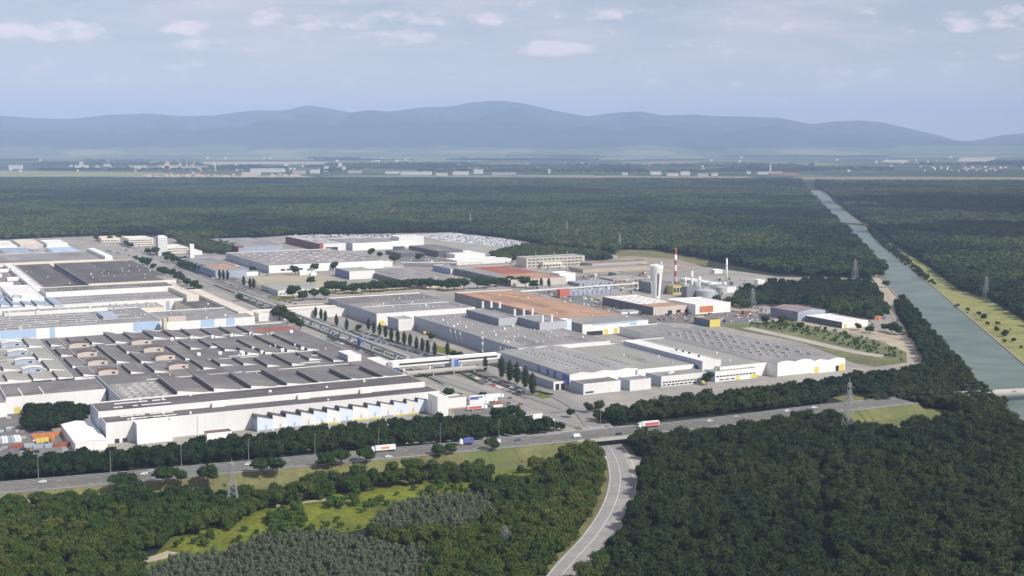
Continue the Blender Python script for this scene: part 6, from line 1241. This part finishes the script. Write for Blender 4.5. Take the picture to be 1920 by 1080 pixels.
# pale open fields in the plain
for pix, m in [(p_, tuple(c*.75 for c in m_)) for p_, m_ in (([(-300, 332), (200, 331), (330, 329), (300, 323), (0, 320), (-300, 320)], (.27, .28, .12)), ([(270, 308), (620, 308), (625, 303), (280, 303)], (.42, .38, .24)), ([(960, 331), (1120, 331), (1110, 328), (970, 328)], (.26, .25, .14)),
               ([(1470, 336), (2100, 345), (2100, 333), (1500, 331)], (.27, .24, .13)), ([(600, 331), (960, 332), (960, 329), (640, 329)], (.30, .27, .18)), ([(1120, 333), (1420, 334), (1400, 331), (1130, 330)], (.28, .25, .15)),
               ([(1650, 304), (1700, 305), (1705, 300), (1660, 300)], (.5, .46, .32)), ([(1795, 303), (1860, 303), (1870, 295), (1800, 296)], (.52, .42, .30)), ([(1250, 296), (1325, 296), (1320, 285), (1265, 287)], (.45, .46, .28)),
               ([(640, 303), (900, 303), (980, 293), (700, 292)], (.16, .22, .08)), ([(380, 300), (600, 300), (620, 293), (400, 293)], (.16, .20, .08)), ([(1690, 310), (1730, 310), (1725, 305), (1700, 305)], (.5, .46, .34)))]:
    sheet('field', pix, 1.0, mat('field_%02d' % len(MATS), m, .95, .2, .002))
# clouds beyond the frame that shade parts of the forest
cm_ = bpy.data.materials.new('cloud'); cm_.use_nodes = True; cm_.node_tree.nodes['Principled BSDF'].inputs['Base Color'].default_value = (.9, .9, .92, 1); cm_.node_tree.nodes['Principled BSDF'].inputs['Roughness'].default_value = 1
def cloud(spots, lab):
    t_ = 1700/SUNV.z; ctr_ = [(P(px, py, 0)+SUNV*t_, rx, ry) for px, py, rx, ry in spots]; o_ = ctr_[0][0]; b = MB(); rg2 = random.Random(4)
    for c, rx, ry in ctr_:
        for k in range(26):
            a = rg2.uniform(0, 6.28); q_ = math.sqrt(rg2.uniform(0, 1))*.85; cc = c-o_+Vector((math.cos(a)*rx*q_, math.sin(a)*ry*q_, rg2.uniform(0, 60))); rr = min(rx, ry)*rg2.uniform(.3, .6)
            b.lathe([(0.01, -rr*.25), (rr*.7, -rr*.2), (rr, 0), (rr*.8, rr*.3), (rr*.4, rr*.5), (.01, rr*.55)], cm_, 12, (cc.x, cc.y, cc.z))
    o = b.build('cloud', smooth=True); o.location = o_; tag(o, lab, 'cloud')
cloud(((1840, 388, 330, 480), (1960, 392, 400, 480), (1700, 396, 160, 120)), 'low white cloud shading the forest right of the canal')
cloud(((1850, 442, 170, 170), (1930, 440, 220, 220)), 'second cloud shading the nearer forest right of the canal')
cloud(((1490, 390, 60, 90), (1200, 425, 30, 60)), 'small cloud puffs shading two forest patches left of the canal')
# ------------------------------------------------------------------ haze
b = MB(); b.box(-43000, 43000, -3000, 37000, -60, 1130, floorm)
hz = b.build('haze'); tag(hz, kind='stuff'); hz.data.materials.clear()
m = bpy.data.materials.new('pale_air'); m.use_nodes = True; n = m.node_tree.nodes; n.remove(n['Principled BSDF'])
pv = n.new('ShaderNodeVolumePrincipled'); pv.inputs['Density'].default_value = 5.4e-5; pv.inputs['Color'].default_value = (.52, .68, 1, 1); pv.inputs['Anisotropy'].default_value = -.12
m.node_tree.links.new(pv.outputs[0], n['Material Output'].inputs['Volume']); hz.data.materials.append(m)
